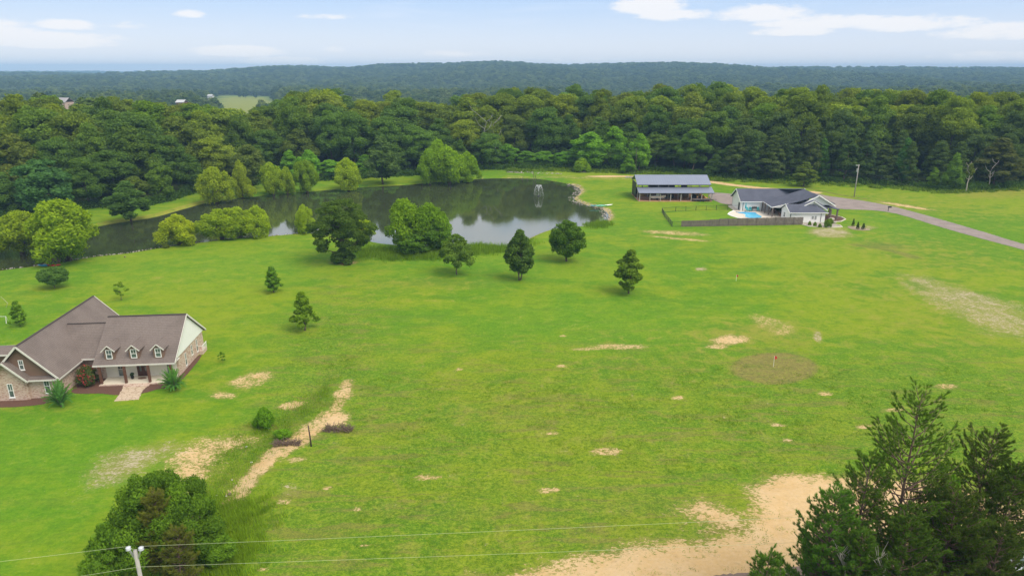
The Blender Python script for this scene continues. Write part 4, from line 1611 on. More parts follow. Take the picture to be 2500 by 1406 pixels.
for x in (.75, 3.72, 6.6, 9.35):
    mb = MB()
    mb.box(x - .13, x + .13, -.16, .1, .18, 2.5)
    mb.build('porch_post', M['post'], bh)
# dormers
for cu in (1.94, 4.9, 7.86):
    d = empty('dormer', (0, 0, 0)); d.parent = bh
    x0, x1 = cu - .60, cu + .60
    zb, ze, zr = 3.1, 4.50, 5.12
    mb = MB()
    mb.slab([(x0, .62, zb), (x1, .62, zb), (x1, .62, ze), (cu, .62, zr - .08), (x0, .62, ze)], (0, .1, 0))
    for s in (x0, x1 - .1):
        mb.slab([(s, .72, 3.15), (s, .72, ze), (s, 2.6, ze), (s, 2.5, 4.4)], (.1, 0, 0))
    w_ = mb.build('dormer_wall', M['siding'], d)
    bm_tri(w_.data)
    mb = MB()
    for sgn in (-1, 1):
        e0, e1 = (cu + sgn * .82, .38, ze - .14), (cu + sgn * .82, 2.32, ze - .14)
        pts = [e0, e1, (cu, 3.35, zr), (cu, .38, zr)]
        mb.slab(pts if sgn > 0 else pts[::-1], (0, 0, -.09))
    mb.build('dormer_roof', M['shingle'], d)
    mb = MB()
    for sgn in (-1, 1):
        mb.bar((cu + sgn * .84, .36, ze - .19), (cu, .36, zr - .04), .05, .12)
    mb.box(x0 - .08, x1 + .08, .54, .62, 3.02, 3.1)
    mb.build('trim', M['trim'], d)
    window(d, (cu - .37, .62, 3.28), (1, 0, 0), .74, 1.22, (0, -1, 0), fw=.08, sill=False)
# side steps with rail
mb = MB()
mb.box(9.58, 10.2, 8.9, 10.6, -.1, .5)
st_ = mb.build('side_steps', M['brick'], bh)
mb = MB()
for k in range(9):
    mb.bar((10.2, 8.9 + k * .21, .5), (10.2, 8.9 + k * .21, 1.3), .03)
mb.bar((10.2, 8.85, 1.3), (10.2, 10.65, 1.3), .05)
mb.bar((9.6, 8.85, 1.3), (10.2, 8.85, 1.3), .05)
mb.build('railing', M['white'], st_)
for x, z in ((3.35, 2.1), (6.0, 2.1)):
    mb = MB(); mb.box(x, x + .14, 1.84, 2.0, z, z + .28)
    mb.build('wall_lantern', M['black'], bh)

# things round the brick house
ca, sa = math.cos(math.radians(5.5)), math.sin(math.radians(5.5))


def HL(u, v, z=0.0):
    return (-52.57 + u * ca - v * sa, 78.37 + u * sa + v * ca, z)


sheet('mulch_bed', None, M['mulch'], .035, 2, .05, world_pts=[HL(*q)[:2] for q in [(-2.6, 2.7), (-2.6, -1.2), (-1.5, -2.3), (1.8, -2.4), (3.6, -3.2), (6.9, -3.0), (8.0, -1.9), (9.8, -1.4), (10.3, .5), (10.3, 8.8), (9.5, 8.8), (9.5, .3), (9.0, -.2), (.5, -.2), (.4, 2.7)]])
sheet('mulch_bed', None, M['mulch'], .035, 1, .05, world_pts=[HL(*q)[:2] for q in [(-10.5, -3.3), (-10.5, -5.1), (-5.5, -5.2), (-3.2, -4.6), (-2.2, -3.0), (-2.6, -1.2), (-2.75, -2.9)]])
m, gg = new_mat('flagstone')
vo = gg.n('ShaderNodeTexVoronoi', feature='DISTANCE_TO_EDGE')
vo.inputs['Scale'].default_value = 1.6
gg.link(objvec(gg), vo.inputs['Vector'])
c = gg.mix(gg.noise(objvec(gg), 2., 3, .6), (.42, .30, .20), (.62, .52, .40))
c = gg.mix(gg.ramp(vo.outputs['Distance'], .05, .015), c, (.33, .24, .16))
out_surface(gg, bsdf(gg, c, .9, 0, .2).outputs[0])
M['flag'] = m
sheet('garden_path', None, M['flag'], .05, 0, .06, world_pts=[HL(*q)[:2] for q in [(3.7, -.95), (6.6, -.95), (6.5, -1.9), (6.55, -2.6), (7.0, -4.6), (4.3, -4.8), (4.0, -2.7)]])


def fan_plant(x, y, h, w, col, label, seed, name='palm_shrub', cat='shrub'):
    """shrub of long arching feathery fronds"""
    rng = np.random.default_rng(seed)
    n, seg = 90, 9
    Vs, Fs, vals = [], [], []
    off = 0
    for i in range(n):
        a = rng.uniform(0, 6.28)
        lean = rng.uniform(.1, 1.25)
        L = rng.uniform(.7, 1.1)
        for j in range(26):
            t = .15 + .85 * j / 25
            th_ = lean * (.5 + .8 * t)
            r = L * t * math.sin(th_) * w / 2
            z = L * t * math.cos(th_ * .85) * h
            c = np.array([math.cos(a) * r, math.sin(a) * r, max(.05, z)])
            for sgn in (-1, 1):
                dv = np.array([math.cos(a + sgn * 1.1), math.sin(a + sgn * 1.1), rng.uniform(-.2, .5)]) * .26 * (1.15 - t * .6)
                wv_ = np.array([0, 0, .05])
                Vs += [c - wv_, c + wv_, c + dv]
                Fs.append([off, off + 1, off + 2])
                off += 3
                vals.append(.15 + .7 * t * rng.uniform(.6, 1.1))
    me = np_mesh('fronds', np.array(Vs), np.array(Fs), M['leaf'])
    fattr(me, 'leaf', np.clip(vals, 0, 1), 'FACE')
    o = thing(name, label, cat, (x, y, 0))
    c = link('fronds', me, o)
    c.color = (*col, 1)
    mb = MB()
    for i in range(7):
        a = i * .9
        mb.tube([(0, 0, -.1), (math.cos(a) * w * .12, math.sin(a) * w * .12, h * .4), (math.cos(a) * w * .25, math.sin(a) * w * .25, h * .7)], [.05, .035, .015], 5)
    mb.build('stems', M['bark'], o)
    return o


p = P(426, 952); fan_plant(p.x, p.y, 3.0, 3.6, (.085, .20, .05), 'feathery green shrub with arching fronds at the right end of the porch', 1)
p = P(150, 992); fan_plant(p.x, p.y, 3.2, 3.8, (.080, .19, .055), 'feathery green shrub with arching fronds before the brick gable', 2)
p = P(216, 938)
cme, C_, S_ = make_crown('myrtle_crown', 2.6, 3.0, 0, 'egg', 26, .19, 6000, .08, 51, M['leaf'])
o = thing('flowering_shrub', 'dark shrub with deep pink blossoms in the inner corner of the brick house', 'shrub', (p.x, p.y, 0))
c = link('crown', cme, o); c.color = (.07, .10, .035, 1)
fme, C_, S_ = make_crown('blossoms', 2.7, 3.1, .1, 'egg', 20, .16, 700, .08, 52, M['leaf'], core=0)
c = link('blossoms', fme, o); c.color = (.30, .045, .06, 1)
o = thing('planter', 'small dark potted plant beside the front door on the porch', 'planter', HL(3.95, 1.2, .18))
mb = MB(); mb.tube([(0, 0, 0), (0, 0, .4)], [.14, .2], 10); mb.build('pot', M['black'], o)
lm, _, _ = make_crown('planter_leaves', .5, .6, 0, 'egg', 6, .3, 300, .06, 3, M['leaf']); c = link('leaves', lm, o); c.location = (0, 0, .38); c.color = (.05, .08, .04, 1)
mb = MB(); mb.tube([(0, 0, 0), (0, 0, .03)], [.55, .55], 16)
o = mb.build('doormat', M['siding'], None); o.location = HL(5.1, 1.25, .182); o.scale = (1, .6, 1)
tag(o, 'round brown doormat in front of the double door', 'doormat')

# small goal frame and bent stick at the left edge
p = P(10, 787)
o = thing('goal_frame', 'small white tube goal frame at the left edge behind the brick house', 'goal', p)
mb = MB()
mb.tube([(-1.2, 0, 0), (-1.2, 0, 1.0), (.5, 0, 1.0), (.7, -.5, 0)], .035, 5)
mb.build('frame', M['white'], o)
mb = MB(); mb.tube([(.5, 0, 1.0), (.15, .7, 0)], .03, 5); mb.build('strut', M['white'], o)
p = P(14, 750)
mb = MB(); mb.tube([(0, 0, -.1), (.5, 0, .7), (-.4, 0, 1.9)], [.04, .03, .02], 5)
o = mb.build('bent_pole', M['deadwood']); o.location = p
tag(o, 'thin bent pale pole standing on the lawn at the left edge', 'pole')


# ================================================================ POOL HOUSE
ph = thing('pool_house', 'white one-storey house with charcoal roof, back porch and garage wing', 'house', (64, 173, 0))
X0, Y0 = 64, 173


def q(x, y, z):
    return (x - X0, y - Y0, z)


gr_ = gable_roof(ph, 0, 19.5, 21.0, 2.75, 5.65, 16.4, 25.6, 'shingle_dark', trim='white')
mb = MB()
mb.box(.5, 9, 17.0, 17.2, -.3, 2.7); mb.box(.5, .7, 17.2, 25.0, -.3, 2.7); mb.box(.5, 19.2, 24.8, 25.0, -.3, 2.7); mb.box(19.0, 19.2, 17.2, 24.8, -.3, 2.7)
mb.slab([(.5, 16.8, 2.68), (.5, 25.2, 2.68), (.5, 21, 5.45)], (.15, 0, 0))
mb.slab([(19.1, 16.8, 2.68), (19.1, 25.2, 2.68), (19.1, 21, 5.45)], (.15, 0, 0))
# front room
mb.box(8.2, 17.4, 1.5, 1.7, -.4, 2.68); mb.box(8.2, 8.4, 1.7, 7.2, -.4, 2.68); mb.box(17.2, 17.4, 1.7, 7.0, -.4, 2.68)
mb.slab([(8.2, 1.5, 2.66), (8.2, 7.2, 2.66), (8.2, 4.35, 4.2)], (.15, 0, 0))
# main body
mb.box(12.0, 12.2, 7.2, 17.0, -.3, 3.4); mb.box(18.6, 18.8, 6.2, 17.0, -.3, 3.4); mb.box(17.4, 18.6, 6.4, 6.6, -.3, 3.3)
hw = mb.build('wall', M['white'], ph)
bm_tri(hw.data)
# roof over porch and main body: long shallow west slope, steeper east slope, ridge along y
RX, RZ = 17.0, 6.35
mb = MB()
mb.slab([q(70.0, 181.3, 2.75), q(76.5, 181.3, 4.2), q(81.0, 178.6, RZ), q(81.2, 188.8, RZ), q(70.6, 190.0, 2.75)], (0, 0, -.14))
mb.slab([q(81.0, 178.6, RZ), q(85.6, 178.6, 3.55), q(85.6, 189.8, 3.55), q(81.2, 188.8, RZ)], (0, 0, -.14))
mb.slab([q(81.2, 188.8, RZ), q(85.6, 189.8, 3.5), q(84.0, 194.0, 4.6), q(76, 193.8, 5.6)], (0, 0, -.14))
mr = mb.build('main_roof', M['shingle_dark'], ph)
bm_tri(mr.data)
mb = MB()
mb.slab([q(76.4, 179.3, 3.6), q(84.9, 179.3, 3.75), q(80.95, 179.3, RZ - .12)], (0, .15, 0))
mb.slab([q(75.2, 177.3, 3.3), q(82.6, 177.0, 2.9), q(79.0, 177.2, 5.0)], (0, .15, 0))
mb.slab([q(69.95, 181.35, 2.6), q(74.6, 181.35, 2.6), q(74.6, 181.35, 3.55), q(70.0, 181.35, 2.7)], (0, .12, 0))
gw = mb.build('white_gable', M['white'], ph)
bm_tri(gw.data)
mb = MB()
mb.bar(q(76.3, 178.55, 3.6), q(81.0, 178.55, RZ), .08, .28)
mb.bar(q(81.0, 178.55, RZ), q(85.75, 178.55, 3.5), .08, .28)
mb.bar(q(76.2, 176.7, 3.75), q(79.0, 176.7, 5.2), .08, .24)
mb.bar(q(79.0, 176.7, 5.2), q(82.4, 175.6, 2.95), .08, .24)
mb.bar(q(69.95, 181.25, 2.66), q(74.2, 181.25, 3.62), .07, .2)
mb.bar(q(69.93, 181.3, 2.62), q(70.55, 190.0, 2.62), .07, .2)
mb.build('fascia', M['white'], ph)
# cross gable roof between the two gables
mb = MB()
mb.slab([q(79.0, 176.7, 5.15), q(82.5, 175.9, 2.95), q(84.0, 179.3, 2.95), q(79.6, 179.3, 5.3)], (0, 0, -.12))
mb.slab([q(79.0, 176.7, 5.15), q(79.6, 179.3, 5.3), q(76.3, 179.3, 3.9), q(76.3, 177.3, 3.75)], (0, 0, -.12))
cg = mb.build('cross_roof', M['shingle_dark'], ph)
# front room roof, hipped at its right end
mb = MB()
yr_, zr_ = 177.35, 4.35
mb.slab([q(71.9, 174.0, 2.72), q(81.9, 174.0, 2.72), q(79.2, yr_, zr_), q(71.9, yr_, zr_)], (0, 0, -.13))
mb.slab([q(71.9, yr_, zr_), q(79.2, yr_, zr_), q(79.2, 180.6, 2.85), q(71.9, 180.6, 2.85)], (0, 0, -.13))
mb.slab([q(79.2, yr_, zr_), q(81.9, 174.0, 2.72), q(81.9, 180.0, 2.72)], (0, 0, -.13))
fr = mb.build('front_roof', M['shingle_dark'], ph)
bm_tri(fr.data)
mb = MB()
mb.bar(q(71.85, 173.97, 2.62), q(81.95, 173.97, 2.62), .06, .17)
mb.bar(q(71.85, 174.0, 2.68), q(71.85, yr_, zr_), .07, .2)
mb.bar(q(71.85, 180.6, 2.8), q(71.85, yr_, zr_), .07, .2)
mb.build('fascia', M['white'], fr)
# right entrance porch
mb = MB()
mb.slab([q(82.2, 178.0, 3.45), q(86.8, 178.2, 2.75), q(86.8, 183.5, 2.75), q(84.2, 184.0, 3.6)], (0, 0, -.14))
mb.slab([q(84.5, 184.2, 3.3), q(88.4, 184.6, 3.1), q(88.4, 190.5, 3.1), q(84.5, 190.5, 4.6)], (0, 0, -.14))
er_ = mb.build('porch_roof', M['shingle_dark'], ph)
for x, y in ((86.4, 178.6), (86.4, 183.2), (84.6, 178.5)):
    mb = MB(); a = q(x, y, 0); mb.box(a[0] - .16, a[0] + .16, a[1] - .16, a[1] + .16, -.1, 2.7)
    mb.build('porch_post', M['gunwood'], ph)
for y in (181.6, 184.4, 187.2, 189.4):
    mb = MB(); a = q(70.3, y, 0); mb.box(a[0] - .14, a[0] + .14, a[1] - .14, a[1] + .14, -.1, 2.7)
    mb.build('porch_post', M['gunwood'], ph)
for x, y in ((9.0, 1.48),):
    pass
for x0 in (9.0, 16.9):
    mb = MB(); mb.box(x0 - .65, x0 - .55, 1.42, 1.5, 0, 2.6); mb.build('downpipe', M['dark_metal'], ph)
mb = MB(); mb.box(1.0, 1.1, 16.9, 17.0, 0, 2.65); mb.build('downpipe', M['dark_metal'], ph)
for x0, z0, hh in ((14.0, .95, .75), (14.75, .8, .95)):
    mb = MB(); mb.box(x0, x0 + .42, 1.38, 1.5, z0, z0 + hh); mb.build('meter_box', M['metal_grey'], ph)
window(ph, (8.2, 5.6, .8), (0, -1, 0), 1.1, 1.3, (-1, 0, 0), fw=.06)
for y in (8.4, 11.6, 14.2):
    window(ph, (12.0, y + 1.6, .2), (0, -1, 0), 1.6, 2.1, (-1, 0, 0), fw=.07, frame='gunwood', sill=False)
d = empty('garage_door', (0, 0, 0)); d.parent = ph
mb = MB(); mb.box(.42, .5, 18.0, 19.1, 0, 2.1); mb.build('leaf', M['dark_metal'], d)
mb = MB(); mb.box(9.0, 9.1, 16.85, 17.0, 0, 2.6); mb.build('downpipe', M['gunwood'], ph)

# patio, pool and beds
sheet('patio', None, M['patio'], .05, 2, world_pts=[(59.4, 185.2), (59.7, 182.6), (60.7, 180.2), (62.5, 178.2), (66, 176), (72.2, 174.2), (72.2, 182), (76.1, 182), (76.1, 190.2), (72, 190.4), (64.5, 190.4), (64.8, 198), (62.8, 198), (62.9, 190.6), (61, 188)])
mb = MB()
arc = [Vector(v_) for v_ in [(62.9, 190.4, .06), (61, 188, .06), (59.5, 185.2, .06), (59.8, 182.6, .06), (60.8, 180.2, .06), (62.6, 178.3, .06)]]
for a, b in zip(arc[:-1], arc[1:]): mb.bar(a, b, .3, .12)
o = mb.build('patio_border', M['white']); tag(o, kind='structure')
for (x, y, r) in ((61.6, 185.8, .9), (60.9, 184.3, .8), (62.2, 183.6, .9)):
    pass
pool = thing('swimming_pool', 'kidney-shaped bright blue swimming pool in the patio', 'pool', (65.8, 184.6, 0))
ptsP = [(-3.2, 3.0), (-1.6, 3.9), (1.0, 3.8), (2.0, 2.2), (1.9, .4), (2.2, -2.2), (1.6, -4.2), (-.8, -5.2), (-2.8, -4.6), (-3.0, -2.6), (-2.0, -1.0), (-2.0, .9), (-3.2, 1.8)]
ptsP = smooth_poly(ptsP, 2)
mb = MB(); mb.add([(x, y, .075) for x, y in ptsP], [tuple(range(len(ptsP)))])
o = mb.build('pool_water', M['pool'], pool); bm_tri(o.data)
mb = MB()
for i in range(len(ptsP)):
    a, b = ptsP[i], ptsP[(i + 1) % len(ptsP)]
    mb.bar((*a, .06), (*b, .06), .35, .10)
mb.build('coping', M['patio'], pool)
mb = MB(); mb.tube([(-3.2, 3.4, .1), (-2.2, 2.4, .1), (-1, 2.2, .1), (.8, 2.6, .1), (2.0, 2.0, .1)], .13, 6)
mb.build('ledge', plain('pool_tile', (.05, .22, .42), .4), pool)


def lounge(x, y, rz, label, mat):
    o = thing('patio_chair', label, 'chair', (x, y, .06), rz, 'teal patio chairs')
    mb = MB(); mb.box(-.35, .35, -.35, .35, .36, .44); mb.build('seat', M[mat], o)
    mb = MB(); mb.slab([(-.35, .33, .40), (.35, .33, .40), (.35, .55, 1.1), (-.35, .55, 1.1)], (0, .05, 0)); mb.build('backrest', M[mat], o)
    for sx in (-.3, .3):
        for sy in (-.3, .3):
            mb = MB(); mb.bar((sx, sy, 0), (sx, sy, .36), .06); mb.build('leg', M[mat], o)
    return o


lounge(66.2, 188.9, .3, 'teal patio chair left of the dark grill by the white wall', 'teal')
lounge(67.0, 189.2, -.2, 'teal patio chair touching the left side of the dark grill', 'teal')
lounge(69.2, 189.2, 0, 'teal patio chair right of the dark grill by the white wall', 'teal')
o = thing('grill', 'dark covered grill against the white garage wall', 'grill', (68.1, 189.3, .06))
mb = MB(); mb.box(-.55, .55, -.3, .3, .1, .85); mb.build('cabinet', M['metal_grey'], o)
mb = MB(); mb.tube([(-.6, 0, .95), (.6, 0, .95)], .36, 10); mb.build('lid', M['black'], o)
o = thing('parasol', 'closed teal parasol by the pool', 'parasol', (65.4, 188.6, .06))
mb = MB(); mb.tube([(0, 0, 0), (0, 0, 2.6)], .04, 6); mb.build('pole', M['metal_grey'], o)
mb = MB(); mb.tube([(0, 0, .9), (0, 0, 1.3), (0, 0, 2.5)], [.22, .26, .05], 8); mb.build('canopy', M['teal'], o)
mb = MB(); mb.tube([(0, 0, 0), (0, 0, .1)], [.35, .3], 10); mb.build('base', M['black'], o)
for (x, y, r, lb) in ((72.6, 186.0, .7, 'dark round table under the back porch roof'),):
    o = thing('patio_table', lb, 'table', (x, y, .06))
    mb = MB(); mb.tube([(0, 0, .70), (0, 0, .76)], r, 14); mb.build('tabletop', M['post'], o)
    mb = MB(); mb.tube([(0, 0, 0), (0, 0, .70)], [.25, .06], 8); mb.build('base', M['post'], o)
for x, y, rz, lb in ((73.2, 183.4, 1.4, 'brown wicker sofa nearest the pool-side porch post'), (73.6, 187.8, 1.6, 'brown wicker sofa deep under the back porch')):
    o = thing('porch_sofa', lb, 'sofa', (x, y, .06), rz)
    mb = MB(); mb.box(-1.0, 1.0, -.4, .4, .1, .42); mb.build('seat', M['siding'], o)
    mb = MB(); mb.box(-1.0, 1.0, .32, .5, .3, .85); mb.build('backrest', M['siding'], o)
    for s in (-1.05, .9):
        mb = MB(); mb.box(s, s + .15, -.4, .4, .1, .6); mb.build('armrest', M['siding'], o)

sheet('landscape_bed', None, M['mulch'], .04, 2, .05, world_pts=[(82.0, 183.8), (82.0, 176), (83.2, 175.2), (86.2, 175.9), (88.6, 178.6), (88.8, 181.2), (87.2, 184.4)])
sheet('gravel_bed', None, plain('bed_gravel', (.36, .32, .27), .95, 0, .3, 3), .04, 1, .05, world_pts=[(74.6, 172.2), (75.4, 169.9), (80.8, 168.6), (83.4, 169.2), (83.8, 171.0), (82.0, 174.4), (74.6, 174.4)])


def kerbline(name, pts, label=None):
    mb = MB()
    for a, b in zip(pts[:-1], pts[1:]): mb.bar((*a, .07), (*b, .07), .28, .18)
    return tag(mb.build(name, M['concrete']), kind='structure')


kerbline('bed_kerb', [(83.2, 175.0), (86.3, 175.7), (88.8, 178.5), (89.0, 181.3), (87.3, 184.6), (84.9, 189)])
kerbline('bed_kerb', [(74.5, 172.2), (75.4, 169.8), (80.8, 168.4), (83.6, 169.1), (83.9, 171.1), (82.8, 172.6)])
sheet('shrub_bed', None, plain('bed_bark', (.30, .24, .16), .95, 0, .3, 3), .045, 2, .06, world_pts=[(84.8, 166.2), (86.9, 165.2), (89.2, 165.6), (89.4, 167.4), (87.6, 169.8), (85.6, 170.6), (84.7, 168.4)])
for px, pb, tp_, w_, lb in ((1976, 550, 540, 9, 'small round green shrub in the gravel bed, first from the wooden fence'), (1989, 553, 542, 9, 'small yellowish shrub in the gravel bed, second from the wooden fence'),
                            (2001, 555, 546, 9, 'small dark shrub in the gravel bed before the white wall'), (2020, 555, 535, 18, 'largest leafy shrub at the corner of the gravel bed'),
                            (2027, 547, 533, 14, 'yellow-green shrub behind the largest one at the house corner'), (2017, 553, 541, 11, 'low shrub hugging the left of the largest one')):
    tpx(random.choice(['smallbush', 'smallbush_b']), px, pb, tp_, w_, (.07, .12, .022), lb, name='shrub', cat='shrub', group='shrubs round the pool house')
for px, pb, tp_, w_, lb in ((2082, 554, 534, 9, 'dark upright conifer shrub, leftmost and slimmest of three beside the white house'), (2093, 561, 542, 10, 'dark upright conifer shrub, middle of three beside the white house'),
                            (2107, 561, 545, 12, 'dark upright conifer shrub, rightmost and widest of three beside the white house')):
    tpx('young0', px, pb, tp_, w_, (.030, .055, .018), lb, name='conifer_shrub', cat='shrub', group='conifer shrubs beside the white house')
for px, py, s, lb in ((2029, 538, .7, 'pale boulder in the mulch bed at the white house corner'), (2036, 545, .5, 'smaller tan boulder beside the first one in the mulch bed')):
    p = P(px, py)
    V_, F_ = ico()
    r_ = np.random.default_rng(px)
    me = np_mesh('boulder', V_ * s * (1 + .15 * np.sin(V_ * 3 + px)) * np.array([1.2, 1, .7]), F_, M['rock'])
    o = link('boulder', me); o.location = (p.x, p.y, s * .35)
    tag(o, lb, 'boulder')

# wooden privacy fence, stepped
fence = thing('wooden_fence', 'grey weathered plank privacy fence stepping down to the left of the pool', 'fence', (0, 0, 0))
fa, fb = Vector((43.0, 169.6, 0)), Vector((74.7, 171.9, 0))
npan = 13
for i in range(npan):
    a, b = fa.lerp(fb, i / npan), fa.lerp(fb, (i + 1) / npan)
    hgt = 1.55 if i < 2 else 1.62 if i == 2 else 1.75 if i == 3 else 1.9 if i < 6 else 2.0
    mb = MB()
    for k in range(14):
        t0, t1 = k / 14 + .004, (k + 1) / 14 - .004
        c0, c1 = a.lerp(b, t0), a.lerp(b, t1)
        dz = random.uniform(-.03, .03)
        mb.slab([(c0.x, c0.y, 0), (c1.x, c1.y, 0), (c1.x, c1.y, hgt + dz), (c0.x, c0.y, hgt + dz)], (0, .03, 0))
    for z in (.4, 1.3): mb.bar((a.x, a.y - .03, z), (b.x, b.y - .03, z), .05, .09)
    mb.build('plank_panel', M['gunwood'], fence)
    mb = MB(); mb.box(a.x - .06, a.x + .06, a.y - .11, a.y + .01, -.2, hgt + .05); mb.build('fence_post', M['gunwood'], fence)
cf = thing('mesh_fence', 'dark thin wire mesh fence enclosing the grass left of the pool', 'fence', (0, 0, 0))
line = [(64.6, 191.4), (58, 191.2), (52, 190.4), (46, 189.2), (41.8, 187.6), (41.2, 181), (40.9, 175), (40.6, 169.6), (43.0, 169.6)]
for a, b in zip(line[:-1], line[1:]):
    a, b = Vector((*a, 0)), Vector((*b, 0))
    L = (b - a).length
    n = max(1, round(L / 3.0))
    for k in range(n):
        c = a.lerp(b, k / n)
        mb = MB(); mb.box(c.x - .05, c.x + .05, c.y - .05, c.y + .05, -.2, 1.35); mb.build('fence_post', M['dark_metal'], cf)
    mb = MB()
    mb.bar(a + Vector((0, 0, 1.3)), b + Vector((0, 0, 1.3)), .05)
    mb.bar(a + Vector((0, 0, .1)), b + Vector((0, 0, .1)), .04)
    for k in range(int(L / .28)):
        c = a.lerp(b, (k + .5) / int(L / .28))
        mb.bar((c.x, c.y, .05), (c.x, c.y, 1.3), .022)
    mb.build('wire_panel', M['dark_metal'], cf)

# ================================================================ METAL BARN
bn = thing('metal_barn', 'open-sided pole barn with two-tier blue-grey ribbed metal roof', 'barn', (38.5, 205, 0))
mb = MB()
mb.slab([(-.3, -.6, 2.55), (22.6, -.6, 2.55), (22.6, 3.4, 3.75), (-.3, 3.4, 3.75)], (0, 0, -.10))
mb.build('lower_roof', M['ribbed'], bn)
mb = MB()
mb.slab([(-.3, 2.6, 4.55), (22.3, 2.6, 4.55), (22.3, 8.2, 6.75), (-.3, 8.2, 6.75)], (0, 0, -.10))
mb.slab([(-.3, 8.2, 6.75), (22.3, 8.2, 6.75), (22.3, 13.8, 4.55), (-.3, 13.8, 4.55)], (0, 0, -.10))
mb.build('upper_roof', M['ribbed'], bn)
mb = MB()
mb.bar((-.3, -.62, 2.45), (22.6, -.62, 2.45), .06, .16)
mb.bar((-.3, 2.57, 4.46), (22.3, 2.57, 4.46), .06, .14)
mb.bar((0, 3.3, 4.35), (22, 3.3, 4.35), .08, .14)
mb.build('eave_beam', M['dark_metal'], bn)
for k in range(8):
    x = .1 + k * 3.12
    for y, z in ((-.3, 2.45), (3.3, 4.6), (12.9, 4.6)):
        mb = MB(); mb.box(x - .11, x + .11, y - .11, y + .11, -.2, z); mb.build('barn_post', M['pole'], bn)
mb = MB()
mb.box(5.0, 13.6, 12.7, 12.8, 0, 4.5)
mb.box(-.05, .05, 6.0, 12.8, 0, 4.5)
mb.box(15.6, 17.6, 12.7, 12.8, 0, 4.5)
mb.box(0, 22, 12.8, 12.88, 0, 2.2)
mb.build('back_wall', M['dark_metal'], bn)
mb = MB()
for k in range(8): mb.bar((.1 + k * 3.12, 2.7, 4.42), (.1 + k * 3.12, 12.9, 4.45), .06, .2)
mb.build('rafters', M['pole'], bn)
sheet('barn_floor', None, plain('red_earth', (.52, .28, .15), .95, 0, .25, 1.0), .03, 0, .12, world_pts=[(38.3, 204.3), (49, 204.0), (60.5, 204.0), (60.8, 218), (38.3, 218)])
# boat on trailer
bt = thing('boat_trailer', 'white fishing boat on a trailer under the left half of the barn', 'boat', (44.7, 207.3, .1))
Vb, Fb = [], []
sec = [(-2.3, .85, .35, 1.15), (-1, .95, .3, 1.15), (.5, .95, .3, 1.2), (1.7, .6, .4, 1.3), (2.4, .05, .8, 1.4)]
for x, hw_, zb, zt in sec:
    Vb += [(x, -hw_, zt), (x, -hw_ * .75, zb + .2), (x, 0, zb), (x, hw_ * .75, zb + .2), (x, hw_, zt)]
for i in range(4):
    for k in range(4):
        Fb.append((i * 5 + k, (i + 1) * 5 + k, (i + 1) * 5 + k + 1, i * 5 + k + 1))
    Fb.append((i * 5 + 4, (i + 1) * 5 + 4, (i + 1) * 5, i * 5))
Fb.append((0, 1, 2, 3, 4))
mb = MB(); mb.add(Vb, Fb); mb.build('hull', M['white'], bt)
mb = MB(); mb.box(-.6, .3, -.35, .35, 1.2, 1.75); mb.build('console', M['white'], bt)
mb = MB(); mb.box(-2.75, -2.35, -.2, .2, .7, 1.75); mb.build('outboard_motor', M['black'], bt)
mb = MB(); mb.bar((-2, -.7, .25), (2.2, -.2, .3), .08); mb.bar((-2, .7, .25), (2.2, .2, .3), .08); mb.bar((2.2, 0, .3), (3.6, 0, .35), .08); mb.build('trailer_frame', M['metal_grey'], bt)
for s in (-.95, .95):
    mb = MB(); mb.tube([(-.4, s - .1, .22), (-.4, s + .1, .22)], .32, 12); mb.build('wheel', M['rubber'], bt)
# flatbed trailer
ft = thing('flatbed_trailer', 'dark low flatbed trailer at the right front of the barn', 'trailer', (57.6, 205.0, 0))
mb = MB(); mb.box(-3.0, 3.0, -1.0, 1.0, .55, .68); mb.build('deck', M['gunwood'], ft)
mb = MB(); mb.bar((-3, -1.02, .5), (3, -1.02, .5), .1, .16); mb.bar((-3, 1.02, .5), (3, 1.02, .5), .1, .16); mb.bar((3, 0, .5), (4.4, 0, .45), .1); mb.build('frame', M['dark_metal'], ft)
for x in (-.8, .2):
    for s in (-1.15, 1.15):
        mb = MB(); mb.tube([(x, s - .1, .36), (x, s + .1, .36)], .36, 12); mb.build('wheel', M['rubber'], ft)
# tractor
tr = thing('loader_tractor', 'yellow tractor with front bucket parked in the right half of the barn', 'tractor', (57.0, 209.4, 0))
mb = MB(); mb.box(-.6, 1.6, -.4, .4, .7, 1.4); mb.box(-1.2, -.5, -.55, .55, .8, 1.2); mb.build('body', M['yellow'], tr)
mb = MB(); mb.box(-.9, -.3, -.3, .3, 1.2, 1.35); mb.box(-1.0, -.9, -.3, .3, 1.35, 1.8); mb.build('seat', M['black'], tr)
mb = MB(); mb.slab([(2.1, -.9, .2), (2.9, -.9, .2), (2.1, -.9, 1.0)], (0, 1.8, 0)); mb.bar((.6, -.5, 1.1), (2.1, -.5, .6), .1); mb.bar((.6, .5, 1.1), (2.1, .5, .6), .1); mb.build('bucket', M['yellow'], tr)
mb = MB()
for s in (-.5, .5):
    mb.bar((-1.0, s, 1.2), (-1.0, s, 2.3), .06); mb.bar((.2, s, 1.2), (.2, s, 2.3), .06)
mb.box(-1.1, .3, -.6, .6, 2.3, 2.36); mb.build('canopy', M['black'], tr)
for x, r_ in ((-.8, .7), (1.2, .42)):
    for s in (-.75, .75):
        mb = MB(); mb.tube([(x, s - .16, r_), (x, s + .16, r_)], r_, 14); mb.build('wheel', M['rubber'], tr)
